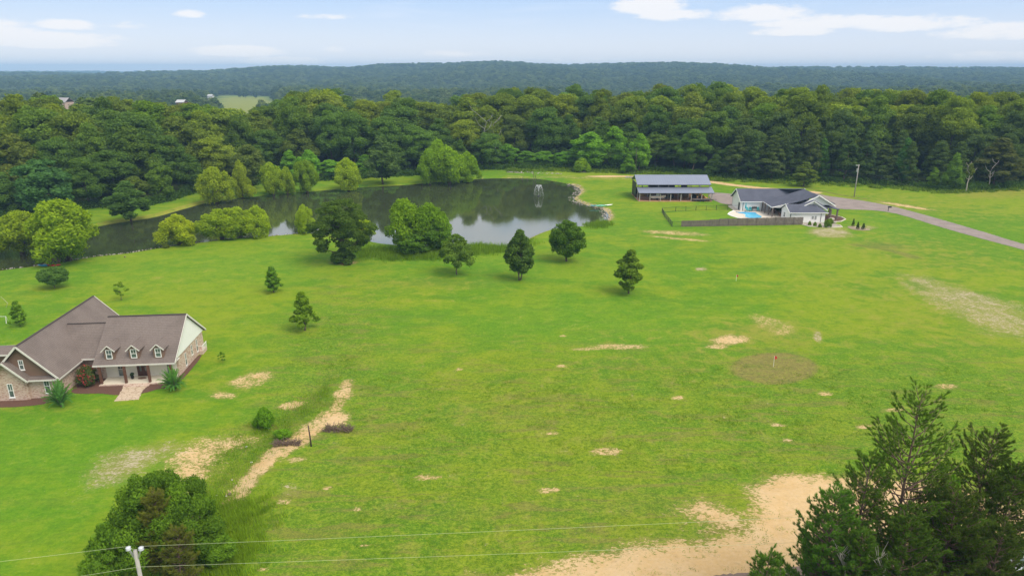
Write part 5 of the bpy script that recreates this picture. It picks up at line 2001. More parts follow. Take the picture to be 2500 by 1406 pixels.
# hay rolls and stacked lumber
for x, y, lb in ((40.6, 211.0, 'round hay bale in the back left corner of the barn'), (42.3, 211.4, 'round hay bale second from the barn left corner'), (52.4, 211.2, 'round hay bale behind the middle post of the barn'), (54.2, 211.5, 'round hay bale beside the tractor in the barn')):
    mb = MB(); mb.tube([(0, -.7, .72), (0, .7, .72)], .74, 18)
    o = mb.build('hay_bale', M['hay']); o.location = (x, y, .02); tag(o, lb, 'hay bale', 'hay bales in the barn')
o = thing('utility_cart', 'dark off-road cart with roof behind the boat in the barn', 'cart', (48.6, 209.6, 0))
mb = MB(); mb.box(-1.4, 1.4, -.65, .65, .45, 1.0); mb.build('body', M['black'], o)
mb = MB(); mb.box(-.9, .8, -.6, .6, 1.85, 1.92)
for sx in (-.85, .75):
    for sy in (-.58, .58): mb.bar((sx, sy, 1.0), (sx, sy, 1.85), .05)
mb.build('roll_cage', M['black'], o)
for sx in (-.95, .95):
    for sy in (-.7, .7):
        mb = MB(); mb.tube([(sx, sy - .1, .33), (sx, sy + .1, .33)], .33, 12); mb.build('wheel', M['rubber'], o)
o = thing('lumber_stack', 'brown stack of boards on the barn floor left of the boat', 'lumber', (41.0, 207.4, 0))
for k in range(5):
    mb = MB()
    for j in range(5): mb.box(-1.6, 1.6, -.6 + j * .25, -.38 + j * .25, .1 + k * .16, .24 + k * .16)
    mb.build('board_layer', M['siding'], o)


# ================================================================ POLES AND WIRES
def util_pole(x, y, h, label, r=.16, top=True, guy=False, arms=False, lean=0, mat='pole'):
    o = thing('utility_pole', label, 'utility pole', (x, y, 0))
    mb = MB(); mb.tube([(0, 0, -.3), (0, 0, h)], [r, r * .65], 10); mb.build('pole', M[mat], o, True)
    if top:
        mb = MB()
        for s in (-1, 1):
            mb.bar((0, 0, h - .75), (s * .34, 0, h + .0), .09)
        mb.build('bracket', M['metal_grey'], o)
        for s in (-1, 1):
            mb = MB()
            mb.tube([(s * .36, 0, h - .02), (s * .37, 0, h + .06), (s * .37, 0, h + .11), (s * .38, 0, h + .2), (s * .38, 0, h + .25)], [.07, .165, .11, .155, .06], 12)
            mb.build('insulator', M['insul'], o, True)
    return o


def wire(pts, r, label, group, mat='wire', sag=.6, name='power_line'):
    mb = MB()
    allp = []
    for a, b in zip(pts[:-1], pts[1:]):
        a, b = Vector(a), Vector(b)
        n = 24
        for k in range(n):
            t = k / n
            allp.append(a.lerp(b, t) - Vector((0, 0, sag * 4 * t * (1 - t))))
    allp.append(Vector(pts[-1]))
    mb.tube(allp, r, 5)
    return tag(mb.build(name, M[mat]), label, 'power line', group)


pt_ = PY(329, 1339, 33.4)
hp = pt_.z
util_pole(pt_.x, 33.4, hp - .1, 'grey wooden utility pole with two insulators in front of the near left tree', .17)
mb = MB(); mb.tube([(0, .05, hp - 1.3), (.9, 1.0, -.2)], .018, 4)
# upper and lower line, running along the road
wr = PY(1700, 1270, 37.4); wl = PY(0, 1371, 31.6)
dirR = (wr - pt_)
far = pt_ + dirR * 2.6
farl = pt_ + (wl - pt_) * 4.5
wire([tuple(farl), tuple(pt_ + Vector((-.36, 0, .18))), tuple(pt_ + Vector((.38, 0, .18))), tuple(far)], .0075, 'upper pale overhead line crossing the bottom of the view', 'roadside power lines', sag=.22)
lo = PY(338, 1383, 33.2)
lr, ll = PY(1600, 1331, 37.0), PY(165, 1406, 31.9)
wire([tuple(lo + (ll - lo) * 6), tuple(lo), tuple(lo + (lr - lo) * 2.8)], .0075, 'lower pale overhead line crossing the bottom of the view', 'roadside power lines', sag=.22)
# spacer clamp
p = P(2085, 481)
o = util_pole(p.x, p.y, PY(2092, 402, p.y).z, 'pale utility pole standing behind the pool house driveway', .17, False)
h2 = PY(2092, 402, p.y).z
mb = MB(); mb.tube([(-.35, -.1, h2 - 2.2), (-.35, -.1, h2 - 1.2)], .26, 10); mb.build('transformer', M['metal_grey'], o)
mb = MB(); mb.bar((-.9, 0, h2 - .25), (.2, 0, h2 - .25), .1); mb.build('crossarm', M['white'], o)
p3 = P(1551, 428)
h3 = PY(1553, 362, p3.y).z
util_pole(p3.x, p3.y, h3, 'thin utility pole before the wood, behind the barn', .09, False, mat='bark')
p4 = P(1168, 411)
h4 = PY(1168, 362, p4.y).z
util_pole(p4.x, p4.y, h4, 'thin utility pole right of the bright willow clump', .10, False, mat='bark')
wire([(p.x, p.y, h2 - .2), (p3.x, p3.y, h3 - .1), (p4.x, p4.y, h4)], .011, 'upper far power line running in front of the wood', 'far power lines', 'far_wire', sag=1.1)
wire([(p.x, p.y, h2 - 2.0), (p3.x, p3.y, h3 - 1.6), (p4.x, p4.y, h4 - 1.4)], .011, 'lower far power line running in front of the wood', 'far power lines', 'far_wire', sag=1.1)
pr = PY(2215, 452, p.y + 16)
wire([(p.x, p.y, h2 - 1.2), tuple(pr)], .011, 'upper line dropping from the pale pole to the right wood', 'far power lines', 'far_wire', sag=.3)
wire([(p.x, p.y, h2 - 2.4), (pr.x + 8, pr.y, pr.z - 1.5)], .011, 'lower line dropping from the pale pole to the right wood', 'far power lines', 'far_wire', sag=.3)

# ================================================================ SMALL THINGS
o = thing('mailbox', 'dark mailbox on a post beside the gravel driveway', 'mailbox', P(2168, 516))
mb = MB(); mb.box(-.06, .06, -.06, .06, -.1, 1.1); mb.build('post', M['black'], o)
mb = MB(); mb.box(-.15, .75, -.16, .16, 1.02, 1.3); mb.tube([(-.15, 0, 1.3), (.75, 0, 1.3)], .16, 10); mb.build('box', M['black'], o)
o = thing('golf_flag', 'red flag on a white stick in the brown practice circle', 'flag', P(1888, 895))
mb = MB(); mb.tube([(0, 0, -.1), (0, 0, 1.6)], .022, 5); mb.build('stick', M['white'], o)
mb = MB(); mb.slab([(0, 0, 1.05), (.38, 0, 1.15), (.36, .02, 1.45), (0, 0, 1.6)], (0, .02, 0)); mb.build('cloth', M['redfl'], o)
p = P(1797, 686)
o = thing('marker_flag', 'tiny red marker flag far out on the meadow', 'flag', p)
mb = MB(); mb.tube([(0, 0, -.1), (0, 0, 1.2)], .03, 5); mb.build('stick', M['white'], o)
mb = MB(); mb.slab([(0, 0, .8), (.3, 0, .85), (.3, 0, 1.15), (0, 0, 1.2)], (0, .02, 0)); mb.build('cloth', M['redfl'], o)
p = P(760, 1087)
mb = MB(); mb.tube([(0, 0, -.4), (-.05, 0, 1.2), (-.12, 0, 2.4)], [.09, .08, .06], 8)
o = mb.build('field_post', M['fieldpost'], None, True); o.location = p
tag(o, 'dark old wooden post standing alone by the ditch', 'post')


def brush(px, py, L, W, h, label, seed):
    rng = random.Random(seed)
    p = P(px, py)
    mb = MB()
    for i in range(150):
        a = Vector((rng.uniform(-L, L), rng.uniform(-W, W), rng.uniform(-.1, .15)))
        b = a + Vector((rng.uniform(-.7, .7), rng.uniform(-.4, .4), rng.uniform(0, h)))
        mb.tube([a, (a + b) / 2 + Vector((rng.uniform(-.1, .1), 0, rng.uniform(0, .15))), b], [.045, .03, .012], 4)
    o = mb.build('brush_pile', M['brush']); o.location = p
    tag(o, label, 'brush pile')


brush(826, 1050, 1.5, .45, .8, 'dark brush pile right of the lone wooden post', 1)
brush(700, 1084, 1.4, .35, .6, 'long low brush pile lying across the ditch left of the post', 2)
for i, (px, py, s, lb) in enumerate([(560, 1205, .26, 'dark round boulder at the lower end of the bare strip'), (552, 1209, .15, 'white stone next to the dark boulder'), (528, 1207, .13, 'small white stone left of the dark boulder'),
                                    (602, 1089, .22, 'flat white rock in the weeds between the bare patches'), (614, 1126, .16, 'small white rock left of the bare strip'), (656, 1044, .16, 'small white rock under the bright shrub'), (566, 1169, .10, 'tiny white pebble above the dark boulder')]):
    p = P(px, py)
    V_, F_ = ico()
    me = np_mesh('field_stone', V_ * s * (.75 if i == 0 else .55) * (1 + .2 * np.sin(V_ * 3.3 + i)) * np.array([1.3, 1, .7]), F_, M['brush' if i == 0 else 'trim'])
    o = link('field_stone', me); o.location = (p.x, p.y, s * .2 - .1)
    tag(o, lb, 'stone')


def kayak(px, py, L, rz, mat, label, z=.0, grp='kayaks pulled up on the bank'):
    p = P(px, py)
    o = thing('kayak', label, 'kayak', (p.x, p.y, z), rz, grp)
    Vk, Fk = [], []
    ns, nk = 11, 8
    for i in range(ns):
        t = i / (ns - 1) * 2 - 1
        w = .38 * (1 - abs(t) ** 2.4) + .01
        for k in range(nk):
            a = 2 * math.pi * k / nk
            Vk.append((t * L / 2, math.cos(a) * w, .2 + .18 * abs(t) ** 2 + math.sin(a) * .17 * (1 - abs(t) ** 4) + .0))
    for i in range(ns - 1):
        for k in range(nk):
            Fk.append((i * nk + k, i * nk + (k + 1) % nk, (i + 1) * nk + (k + 1) % nk, (i + 1) * nk + k))
    Fk += [tuple(range(nk)), tuple(range((ns - 1) * nk + nk - 1, (ns - 1) * nk - 1, -1))]
    mb = MB(); mb.add(Vk, Fk); mb.build('hull', M[mat], o, True)
    mb = MB(); mb.tube([(-.5, 0, .33), (-.5, 0, .39)], [.28, .3], 12); mb.build('cockpit', M['black'], o)


kayak(109, 650, 2.6, .05, 'blue', 'blue kayak on the near left bank')
kayak(132, 650, 3.0, .05, 'red', 'red kayak beside the blue one on the near left bank')
kayak(1456, 504, 4.4, .1, 'teal', 'teal kayak on the right bank of the pond')
kayak(1468, 505, 4.0, .3, 'green_pl', 'green kayak between the teal and the white one on the right bank')
kayak(1478, 503, 4.8, .25, 'white', 'white kayak on the right bank nearest the barn')
o = thing('dock_bench', 'low dark wooden bench behind the red kayak on the near left bank', 'bench', P(132, 641))
mb = MB(); mb.box(-1.3, 1.3, -.3, .3, .4, .48); mb.build('seat', M['siding'], o)
mb = MB(); mb.box(-1.3, 1.3, .25, .33, .55, .95); mb.build('backrest', M['siding'], o)
for s in (-1.1, 1.1):
    mb = MB(); mb.box(s - .06, s + .06, -.28, .28, -.3, .4); mb.build('leg', M['siding'], o)
p = P(305, 628)
V_, F_ = ico()
me = np_mesh('stump', V_ * .2, F_, M['brush']); o = link('dark_stump', me); o.location = (p.x, p.y, .05)
tag(o, 'small dark stump on the near lawn close to the water', 'stump')
p = P(405, 603)
tpx('smallbush', 405, 606, 594, 16, (.06, .085, .03), 'small dark shrub at the water left of the lone willow bush', name='shrub', cat='shrub')

# fountain
p = P(1315, 479, WATER_Z)
fo = thing('pond_fountain', 'white arching fountain spray near the far side of the pond', 'fountain', (p.x, p.y, WATER_Z))
rng = np.random.default_rng(5)
n = 2800
t = rng.random(n) ** .8
a = rng.choice(16, n) * 2 * math.pi / 16 + rng.normal(size=n) * .08
rad = t * 1.6
z = 3.5 * (1 - (t * 1.95 - .85) ** 2 / 1.25) * rng.uniform(.93, 1.03, n)
z = np.clip(z, 0.02, 4)
cpt = np.stack([np.cos(a) * rad, np.sin(a) * rad, z], 1)
V_, F_ = leaf_quads(cpt, unit(n, rng), .034, rng)
link('spray', np_mesh('spray', V_, F_, M['spray']), fo)
mb = MB(); mb.tube([(0, 0, -.1), (0, 0, .25)], [.5, .4], 12); mb.build('float', M['black'], fo)
mb = MB(); mb.tube([(0, 0, .25), (0, 0, 1.0)], .05, 6); mb.build('nozzle', M['metal_grey'], fo)
# dead sticks in the far end of the pond
rs = random.Random(4)
for px, py, h, lb in ((1303, 440, 3.6, 'tallest bare stick standing in the far end of the pond'), (1308, 441, 2.6, 'bare stick just right of the tallest one in the pond'), (1275, 439, 1.4, 'short broken stick in the far end of the pond'), (1288, 440, 1.0, 'shortest stick between the others in the pond')):
    p = P(px, py, WATER_Z)
    mb = MB(); mb.tube([(0, 0, -.4), (rs.uniform(-.2, .2), 0, h * .5), (rs.uniform(-.5, .5), 0, h)], [.1, .07, .03], 5)
    mb.tube([(0, 0, h * .5), (rs.uniform(-.8, .8), 0, h * .85)], [.05, .02], 4)
    o = mb.build('dead_stick', M['bark']); o.location = p
    tag(o, lb, 'dead branch')

# rubble and riprap: uncountable stones
def stones(name, pts, lo_, hi_, mat, label, seed, flat=.6):
    rng = random.Random(seed)
    V_, F_ = ico()
    VV, FF = [], []
    off = 0
    import bmesh
    bm = bmesh.new(); bmesh.ops.create_icosphere(bm, subdivisions=1, radius=1)
    V1 = np.array([v.co[:] for v in bm.verts]); F1 = np.array([[v.index for v in f.verts] for f in bm.faces]); bm.free()
    for x, y, z in pts:
        s = rng.uniform(lo_, hi_)
        q_ = V1 * np.array([s * rng.uniform(.8, 1.6), s * rng.uniform(.8, 1.4), s * flat]) * (1 + .25 * np.sin(V1 * 4 + rng.random() * 6))
        an = rng.random() * 6.28
        q_ = np.stack([q_[:, 0] * math.cos(an) - q_[:, 1] * math.sin(an), q_[:, 0] * math.sin(an) + q_[:, 1] * math.cos(an), q_[:, 2]], 1)
        VV.append(q_ + np.array([x, y, z])); FF.append(F1 + off); off += len(V1)
    return tag(link(name, np_mesh(name, np.concatenate(VV), np.concatenate(FF), M[mat])), label, kind='stuff')


rr = random.Random(12)
pp = []
for a, b, n, w in (((1240, 421), (1272, 422), 50, 1.0), ((1275, 422), (1370, 425), 40, 1.6), ((1408, 421), (1428, 421), 40, .8), ((1530, 434), (1560, 434), 70, 1.0), ((1560, 433), (1690, 435), 200, 1.6)):
    A_, B_ = P(*a), P(*b)
    for k in range(n):
        c = A_.lerp(B_, rr.random())
        pp.append((c.x + rr.uniform(-1, 1), c.y + rr.uniform(-w, w), rr.uniform(-.15, .25)))
stones('rubble', pp, .15, .38, 'rock', 'bank of pale broken rock below the wood', 3)
pp = []
shore = [(0, 659), (64, 652), (150, 640), (224, 627), (272, 622), (320, 617), (397, 603), (448, 597), (499, 590), (576, 581), (672, 575), (752, 568)]
for a, b in zip(shore[:-1], shore[1:]):
    A_, B_ = P(*a, WATER_Z), P(*b, WATER_Z)
    for k in range(int((B_ - A_).length * 3.2)):
        c = A_.lerp(B_, rr.random())
        pp.append((c.x, c.y + rr.uniform(-.25, .35), WATER_Z + rr.uniform(0, .12)))
stones('riprap', pp, .08, .19, 'rock', 'thin line of pale stones edging the near bank', 4)
pp = []
shore = [(1384, 450), (1405, 458), (1413, 468), (1402, 477), (1392, 486), (1408, 496), (1434, 504), (1462, 511), (1476, 520), (1478, 538), (1455, 548)]
for a, b in zip(shore[:-1], shore[1:]):
    A_, B_ = P(*a, WATER_Z), P(*b, WATER_Z)
    for k in range(int((B_ - A_).length * 4)):
        c = A_.lerp(B_, rr.random())
        pp.append((c.x + rr.uniform(-.8, 2.2), c.y + rr.uniform(-1.2, 1.2), WATER_Z + rr.uniform(0, .45)))
stones('bank_stones', pp, .08, .28, 'rock', 'scattered stones on the muddy right bank', 5)


# reeds and tall grass
def blades(name, pts, h, w, col, seed, label, n_per=14, spread=.5):
    rng = np.random.default_rng(seed)
    Pn = np.repeat(np.array(pts, float), n_per, 0)
    n = len(Pn)
    hs = np.repeat(rng.uniform(.6, 1.25, len(pts)), n_per) * rng.uniform(.6, 1.2, n) * h
    b = Pn + np.stack([rng.normal(size=n) * spread, rng.normal(size=n) * spread, np.zeros(n)], 1)
    an = rng.uniform(0, 6.28, n)
    lean = rng.uniform(.05, .55, n) * hs
    tip = b + np.stack([np.cos(an) * lean, np.sin(an) * lean, hs], 1)
    sd_ = np.stack([-np.sin(an), np.cos(an), np.zeros(n)], 1) * w
    V = np.stack([b - sd_, b + sd_, tip], 1).reshape(-1, 3)
    i = np.arange(n)[:, None] * 3
    me = np_mesh(name, V, i + np.array([0, 1, 2]), M['leaf'])
    fattr(me, 'leaf', np.clip(np.repeat(rng.uniform(.1, .9, len(pts)), n_per) + rng.normal(size=n) * .12, 0, 1), 'FACE')
    o = link(name, me)
    o.color = (*col, 1)
    return tag(o, label, kind='stuff')


def poly_pts(poly_px, n, seed, z=-.05):
    rng = random.Random(seed)
    w = [tuple(P(x, y)[:2]) for x, y in poly_px]
    x0, x1 = min(a[0] for a in w), max(a[0] for a in w)
    y0, y1 = min(a[1] for a in w), max(a[1] for a in w)
    xs_ = np.array([rng.uniform(x0, x1) for _ in range(n * 4)])
    ys_ = np.array([rng.uniform(y0, y1) for _ in range(n * 4)])
    s = sdf_poly(xs_, ys_, w) < 0
    return [(a + rng.gauss(0, 1.1), b + rng.gauss(0, 1.1), z) for a, b in zip(xs_[s][:n], ys_[s][:n])]


blades('reeds', poly_pts([(880, 606), (960, 612), (1090, 608), (1140, 600), (1250, 604), (1272, 596), (1290, 588), (1298, 596), (1240, 612), (1150, 624), (1050, 634), (950, 634), (890, 626)], 1500, 6, -.3), 1.3, .05, (.125, .215, .020), 61, 'tall reeds and rank grass along the near pond edge', 16, .35)
blades('reeds', poly_pts([(1435, 550), (1470, 541), (1494, 545), (1480, 553), (1445, 556)], 160, 7, -.2), 1.1, .05, (.115, .200, .020), 62, 'clump of reeds at the right tip of the pond', 14, .3)
blades('tall_grass', poly_pts([(500, 1200), (560, 1230), (640, 1220), (640, 1290), (600, 1406), (520, 1430), (470, 1420), (480, 1200)], 1100, 8), .55, .022, (.150, .245, .018), 63, 'tall rank grass right of the near left tree', 16, .22)
blades('tall_grass', poly_pts([(550, 1090), (640, 1020), (700, 1000), (790, 930), (830, 900), (800, 990), (720, 1050), (640, 1100), (590, 1165), (555, 1205), (480, 1200)], 700, 9), .28, .020, (.130, .225, .018), 64, 'rank weeds along the ditch', 14, .25)
cp_ = []
rgt = np.random.default_rng(33)
while len(cp_) < 30000:
    x, y = rgt.uniform(-52, 62), rgt.uniform(44.5, 105)
    if abs(x) > y * .82: continue
    v1 = math.sin(x * .31 + 1.3 * math.sin(y * .17)) + math.sin(y * .43 + x * .12) + mnoise.noise(Vector((x * .25, y * .35, 0))) * 2.5
    if v1 < rgt.uniform(-3.5, 1.5): continue
    cp_.append((x, y, -.12))
arr = np.array(cp_)
pxa, pya = proj_np(arr[:, 0], arr[:, 1], np.zeros(len(arr)))
keep = (pxa > 850) | (pya < 900)
keep &= ~((pxa > 1270) & (pya > 1158)) & ~((pxa < 700) & (pya < 1500))
arr = arr[keep]
blades('grass_tufts', [tuple(a) for a in arr], .15, .022, (.095, .175, .014), 65, 'coarse grass tufts in the near meadow', 7, .16)
arr2 = np.array([c_ for c_ in cp_])
pxa, pya = proj_np(arr2[:, 0], arr2[:, 1], np.zeros(len(arr2)))
arr2 = arr2[(pxa > 1290) & (pya > 1250) & (rgt.random(len(arr2)) < .25)]
if len(arr2): blades('grass_tufts', [tuple(a) for a in arr2], .14, .028, (.15, .22, .03), 66, 'sparse weeds growing in the bare sandy ground', 10, .2)

# far farm buildings
M['far_white'] = plain('far_white_roof', (.45, .46, .47), .8)


def farm(px, py, zt_px, Y, w, dpt, hw_, hr, roof, wall, label):
    t = PY(px, zt_px, Y)
    g_ = float(terrain(np.array([t.x]), np.array([Y]))[0])
    base = t.z - hr
    o = thing('farm_building', label, 'building', (t.x, Y, base))
    mb = MB(); mb.box(-w / 2, w / 2, -dpt / 2, dpt / 2, -14, hw_); mb.build('wall', M[wall], o)
    gable_roof(o, -w / 2 - .4, w / 2 + .4, 0, hw_, hr, -dpt / 2 - .4, dpt / 2 + .4, roof, fascia=False)


farm(152, 0, 239, 430, 7.5, 9, 2, 4.6, 'greyroof_far', 'brick', 'distant house with a grey pyramid-like roof above the left treetops')
farm(443, 0, 244, 430, 4.5, 6, 1, 2.4, 'far_white', 'siding', 'distant shed with white roof peeking over the treetops')
farm(514, 0, 231, 1080, 7, 8, 3, 5, 'far_white', 'far_white', 'tiny white farm building at the edge of the far pale field')


# ================================================================ NEAR PINES, NEAR TREE, CAR
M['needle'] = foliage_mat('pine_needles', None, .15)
M['pinebark'] = plain('pine_bark', (.16, .105, .08), .95, 0, .4, 5)


def near_pine(x, y, h, w, label, seed, cb=.12, col=(.042, .088, .020), whorl_gap=.5, dens=1.0, deadlow=True, lean=(0, 0)):
    rng = np.random.default_rng(seed)
    o = thing('near_pine', label, 'pine tree', (x, y, 0))
    o['group'] = 'pines in the near right corner'
    mb = MB()
    axis = []
    for k in range(13):
        t = k / 12
        axis.append(Vector((lean[0] * t * h + math.sin(t * 5 + seed) * .10, lean[1] * t * h + math.cos(t * 4 + seed) * .08, -.3 + (h + .3) * t)))
    mb.tube(axis, [.135 * (1 - .93 * k / 12) * (h / 15) + .012 for k in range(13)], 9)

    def ax(z):
        f = max(0, min(11.999, (z + .3) / (h + .3) * 12))
        i = int(f)
        return axis[i].lerp(axis[i + 1], f - i)
    mb.build('trunk', M['pinebark'], o, True)
    mb = MB()
    TP, TD, TS = [], [], []
    z = h * cb
    while z < h - .25:
        t = (z - h * cb) / (h * (1 - cb))
        prof = (1 - t) ** .6 * (.62 + .38 * min(1, t * 3.5)) + .05
        nb = rng.integers(4, 7)
        a0 = rng.uniform(0, 6.28)
        for b_ in range(nb):
            a = a0 + b_ * 6.28 / nb + rng.normal() * .3
            L = w / 2 * prof * rng.uniform(.55, 1.15)
            up = .22 + .75 * t + rng.normal() * .1
            base = ax(z + rng.uniform(-.15, .15))
            pts = []
            for s in range(6):
                u = s / 5
                r = L * u
                pts.append(base + Vector((math.cos(a + .15 * u) * r, math.sin(a + .15 * u) * r, L * (up * u * .75 + .28 * u * u - .10 * math.sin(u * 3.1)))))
            rb = .016 + .013 * L
            mb.tube(pts, [rb * (1 - .8 * s / 5) for s in range(6)], 5)
            # side twigs carrying tufts
            nt = max(5, int(L * 6.5 * dens))
            for q_ in range(nt):
                u = .28 + .72 * (q_ + rng.random()) / nt
                f = u * 5
                i = min(4, int(f))
                c = pts[i].lerp(pts[i + 1], f - i)
                dirm = (pts[i + 1] - pts[i]).normalized()
                sd = 1 if q_ % 2 else -1
                ta = math.atan2(dirm.y, dirm.x) + sd * rng.uniform(.5, 1.2)
                tl = (.28 + .28 * L * (1.1 - u)) * rng.uniform(.6, 1.2)
                td = Vector((math.cos(ta), math.sin(ta), rng.uniform(.25, .9))).normalized()
                e_ = c + td * tl
                mb.tube([c, c.lerp(e_, .5), e_], [.012, .010, .006], 3)
                for s in range(3):
                    TP.append(c.lerp(e_, .5 + .25 * s) + Vector(rng.normal(size=3) * .04))
                    TD.append((td + Vector((0, 0, .55))).normalized())
                    TS.append(rng.uniform(.75, 1.1))
            TP.append(pts[-1]); TD.append(((pts[-1] - pts[-2]).normalized() + Vector((0, 0, .7))).normalized()); TS.append(1.2)
            TP.append(pts[-1].lerp(pts[-2], .35)); TD.append((pts[-1] - pts[-2]).normalized()); TS.append(1.0)
        z += whorl_gap * rng.uniform(.6, 1.3)
    for k in range(4):
        TP.append(axis[-1] - Vector((0, 0, .18 * k))); TD.append(Vector((0, 0, 1))); TS.append(1.2)
    mb.build('branches', M['pinebark'], o, True)
    TP, TD, TS = np.array([v[:] for v in TP]), np.array([v[:] for v in TD]), np.array(TS)
    K = 40
    n = len(TP) * K
    c = np.repeat(TP, K, 0)
    d = np.repeat(TD, K, 0) + unit(n, rng) * rng.uniform(.25, .95, (n, 1))
    d /= np.linalg.norm(d, axis=1, keepdims=True)
    L = np.repeat(TS, K) * rng.uniform(.13, .235, n)
    b = c - np.repeat(TD, K, 0) * rng.uniform(0, .14, (n, 1))
    tip = b + d * L[:, None]
    sdv = np.cross(d, rng.normal(size=(n, 3)))
    sdv /= np.linalg.norm(sdv, axis=1, keepdims=True)
    sdv *= .009
    V = np.stack([b - sdv, b + sdv, tip], 1).reshape(-1, 3)
    me = np_mesh('needles', V, np.arange(n)[:, None] * 3 + np.array([0, 1, 2]), M['needle'])
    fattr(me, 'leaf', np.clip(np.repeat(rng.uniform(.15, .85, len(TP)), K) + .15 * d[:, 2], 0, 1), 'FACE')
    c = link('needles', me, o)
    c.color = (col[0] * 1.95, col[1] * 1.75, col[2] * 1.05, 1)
    return o


def pine_at(px, top, Y, w, label, seed, **kw):
    t = PY(px, top, Y)
    return near_pine(t.x, Y, t.z, w, label, seed, **kw)


pine_at(2254, 962, 37.5, 9.6, 'tallest near pine with an open crown over the sandy ground', 1, cb=.20, dens=.88, whorl_gap=.66)
pine_at(2430, 1052, 38.5, 7.6, 'dark near pine with a narrow pointed top right of the tallest', 2, cb=.25, dens=1.15, whorl_gap=.5, col=(.036, .066, .020))
pine_at(2126, 1118, 36.6, 6.2, 'slimmer near pine left of the tallest one', 3, cb=.2, dens=.95, whorl_gap=.55)
pine_at(2040, 1205, 35.2, 6.8, 'bushy near pine at the left of the corner group', 4, cb=.15, dens=1.3, whorl_gap=.42, col=(.040, .098, .024))
pine_at(2340, 1200, 35.6, 7.8, 'dense low pine filling the bottom right corner', 5, cb=.2, dens=1.35, whorl_gap=.40, col=(.034, .062, .018))
pine_at(2225, 1265, 34.0, 6.4, 'dense pine in front of the tallest trunk at the bottom edge', 6, cb=.2, dens=1.3, whorl_gap=.42, col=(.034, .070, .018))
pine_at(2490, 1128, 37.0, 5.6, 'near pine cut by the right edge of the view', 7, cb=.25, dens=1.2, whorl_gap=.5, col=(.036, .070, .018))
pine_at(1880, 1352, 33.0, 3.2, 'slender pine tip poking up at the bottom, left of the corner group', 8, cb=.5, dens=1.3, whorl_gap=.4, col=(.040, .090, .022))
pine_at(2450, 1290, 34.5, 6.0, 'dark low pine under the narrow pointed one at the bottom edge', 9, cb=.2, dens=1.3, whorl_gap=.42, col=(.032, .058, .018))
pine_at(2110, 1310, 33.6, 5.0, 'low pine at the bottom edge under the bushy one', 10, cb=.2, dens=1.3, whorl_gap=.42, col=(.036, .078, .020))
# leafy tree between the pines
t = PY(2330, 1165, 37.0)
tree('oakopen', t.x, 37.0, t.z, 3.6, (.075, .16, .020), 'bright green broadleaf crown among the near pines', name='broadleaf_tree')
# bare dead branches poking out
for px, py, Y, sd, lb in ((2045, 1335, 33.8, 2, 'bare grey dead branches in front of the bushy near pine'), (2140, 1345, 33.2, 3, 'bare grey dead twigs at the bottom edge under the near pines')):
    t = PY(px, py, Y)
    rng = random.Random(sd)
    mb = MB()
    root = Vector((.7, 0, -1.6))
    for i in range(7):
        e1 = root.lerp(Vector((0, 0, 0)), .6) + Vector((rng.uniform(-.5, .5), rng.uniform(-.2, .2), rng.uniform(-.3, .3)))
        e2 = e1 + Vector((rng.uniform(-.7, .5), rng.uniform(-.2, .2), rng.uniform(.3, 1.0)))
        mb.tube([root, e1, e2], [.035, .022, .007], 4)
        mb.tube([e1, e1 + Vector((rng.uniform(-.5, .6), 0, rng.uniform(.1, .6)))], [.018, .006], 4)
    mb.tube([root, root + Vector((.4, .2, -t.z + 1.4))], [.04, .08], 5)
    o = mb.build('dead_branch', M['deadwood']); o.location = t
    tag(o, lb, 'dead branch')

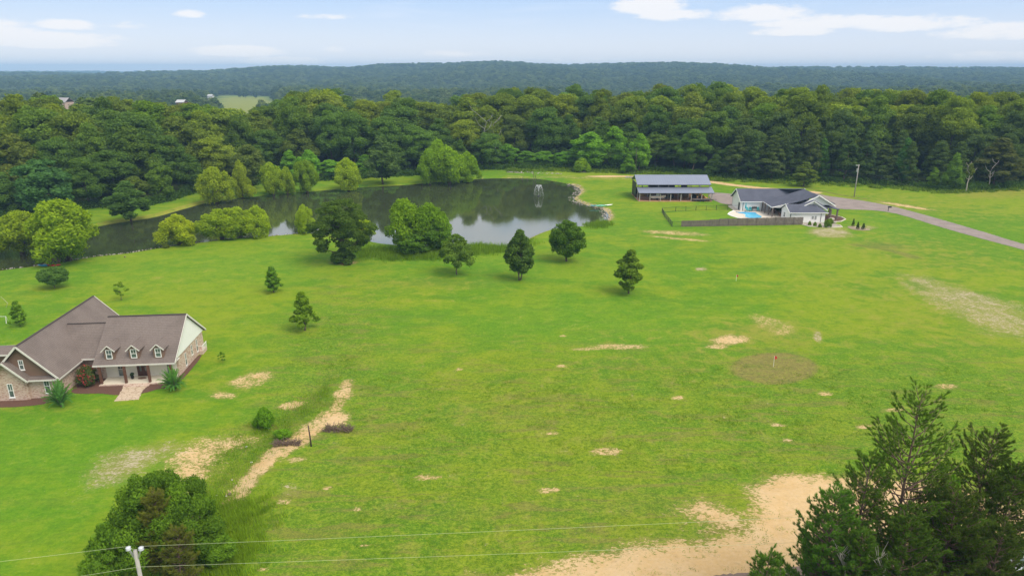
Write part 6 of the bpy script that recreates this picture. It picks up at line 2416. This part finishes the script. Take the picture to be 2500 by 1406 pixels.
# near left tree: broadleaf crown round a dark pine
tc_ = PY(385, 1160, 45.5)
VARk = 'nearoak'
tree('nearoak', tc_.x - .5, 45.5, tc_.z, 8.8, (.048, .095, .015), 'large leafy green tree behind the utility pole at the bottom left', rz=.6, name='broadleaf_tree')
pine_at(372, 1205, 43.6, 3.6, 'brownish olive pine growing inside the near left tree', 21, cb=.1, dens=1.3, whorl_gap=.35, col=(.060, .080, .024))
pine_at(425, 1290, 42.6, 3.4, 'low olive pine at the bottom of the near left tree', 22, cb=.1, dens=1.3, whorl_gap=.35, col=(.055, .076, .022))
tree('oakopen', tc_.x - 2.6, 42.2, 6.4, 4.2, (.052, .105, .016), 'lower leafy tree left of the utility pole', name='broadleaf_tree')
tree('mid3', tc_.x + 3.6, 45.6, 2.6, 2.8, (.058, .115, .016), 'low leafy bush at the right foot of the near left tree', name='bush', cat='bush')

# white car on the road, bottom right corner
car = thing('parked_car', 'white car on the road half hidden by pines in the bottom right corner', 'car', (41.2, 44.9, .05), math.radians(188))
prof = [(-2.2, .35), (-2.25, .75), (-2.0, .95), (-1.2, 1.02), (-.55, 1.45), (.9, 1.48), (1.75, 1.05), (2.15, .95), (2.2, .4)]
Vc, Fc = [], []
for s, k in ((-.88, 1), (.88, 1)):
    for x, z in prof:
        Vc.append((x, s * (.80 if z > 1.2 else 1), z))
npf = len(prof)
Fc = [tuple(range(npf))[::-1], tuple(range(npf, 2 * npf))] + [(i, (i + 1) % npf, (i + 1) % npf + npf, i + npf) for i in range(npf)]
mb = MB(); mb.add(Vc, Fc); b_ = mb.build('body', M['carwhite'], car); bm_tri(b_.data)
mb = MB()
mb.slab([(-1.15, -.72, 1.06), (-1.15, .72, 1.06), (-.6, .66, 1.44), (-.6, -.66, 1.44)], (-.03, 0, .02)); mb.build('windscreen', M['glass'], car)
mb = MB(); mb.slab([(.98, -.64, 1.46), (.98, .64, 1.46), (1.68, .7, 1.10), (1.68, -.7, 1.10)], (.03, 0, .02)); mb.build('rear_window', M['glass'], car)
for s in (-1, 1):
    mb = MB(); mb.slab([(-.9, s * .80, 1.08), (1.3, s * .80, 1.08), (.85, s * .73, 1.4), (-.5, s * .73, 1.4)], (0, s * .03, 0)); mb.build('side_window', M['glass'], car)
    mb = MB(); mb.box(-2.28, -2.2, s * .6 - .14, s * .6 + .14, .65, .8); mb.build('headlight', M['insul'], car)
for x in (-1.35, 1.35):
    for s in (-.86, .86):
        mb = MB(); mb.tube([(x, s - .1, .33), (x, s + .1, .33)], .33, 16); mb.build('wheel', M['rubber'], car)
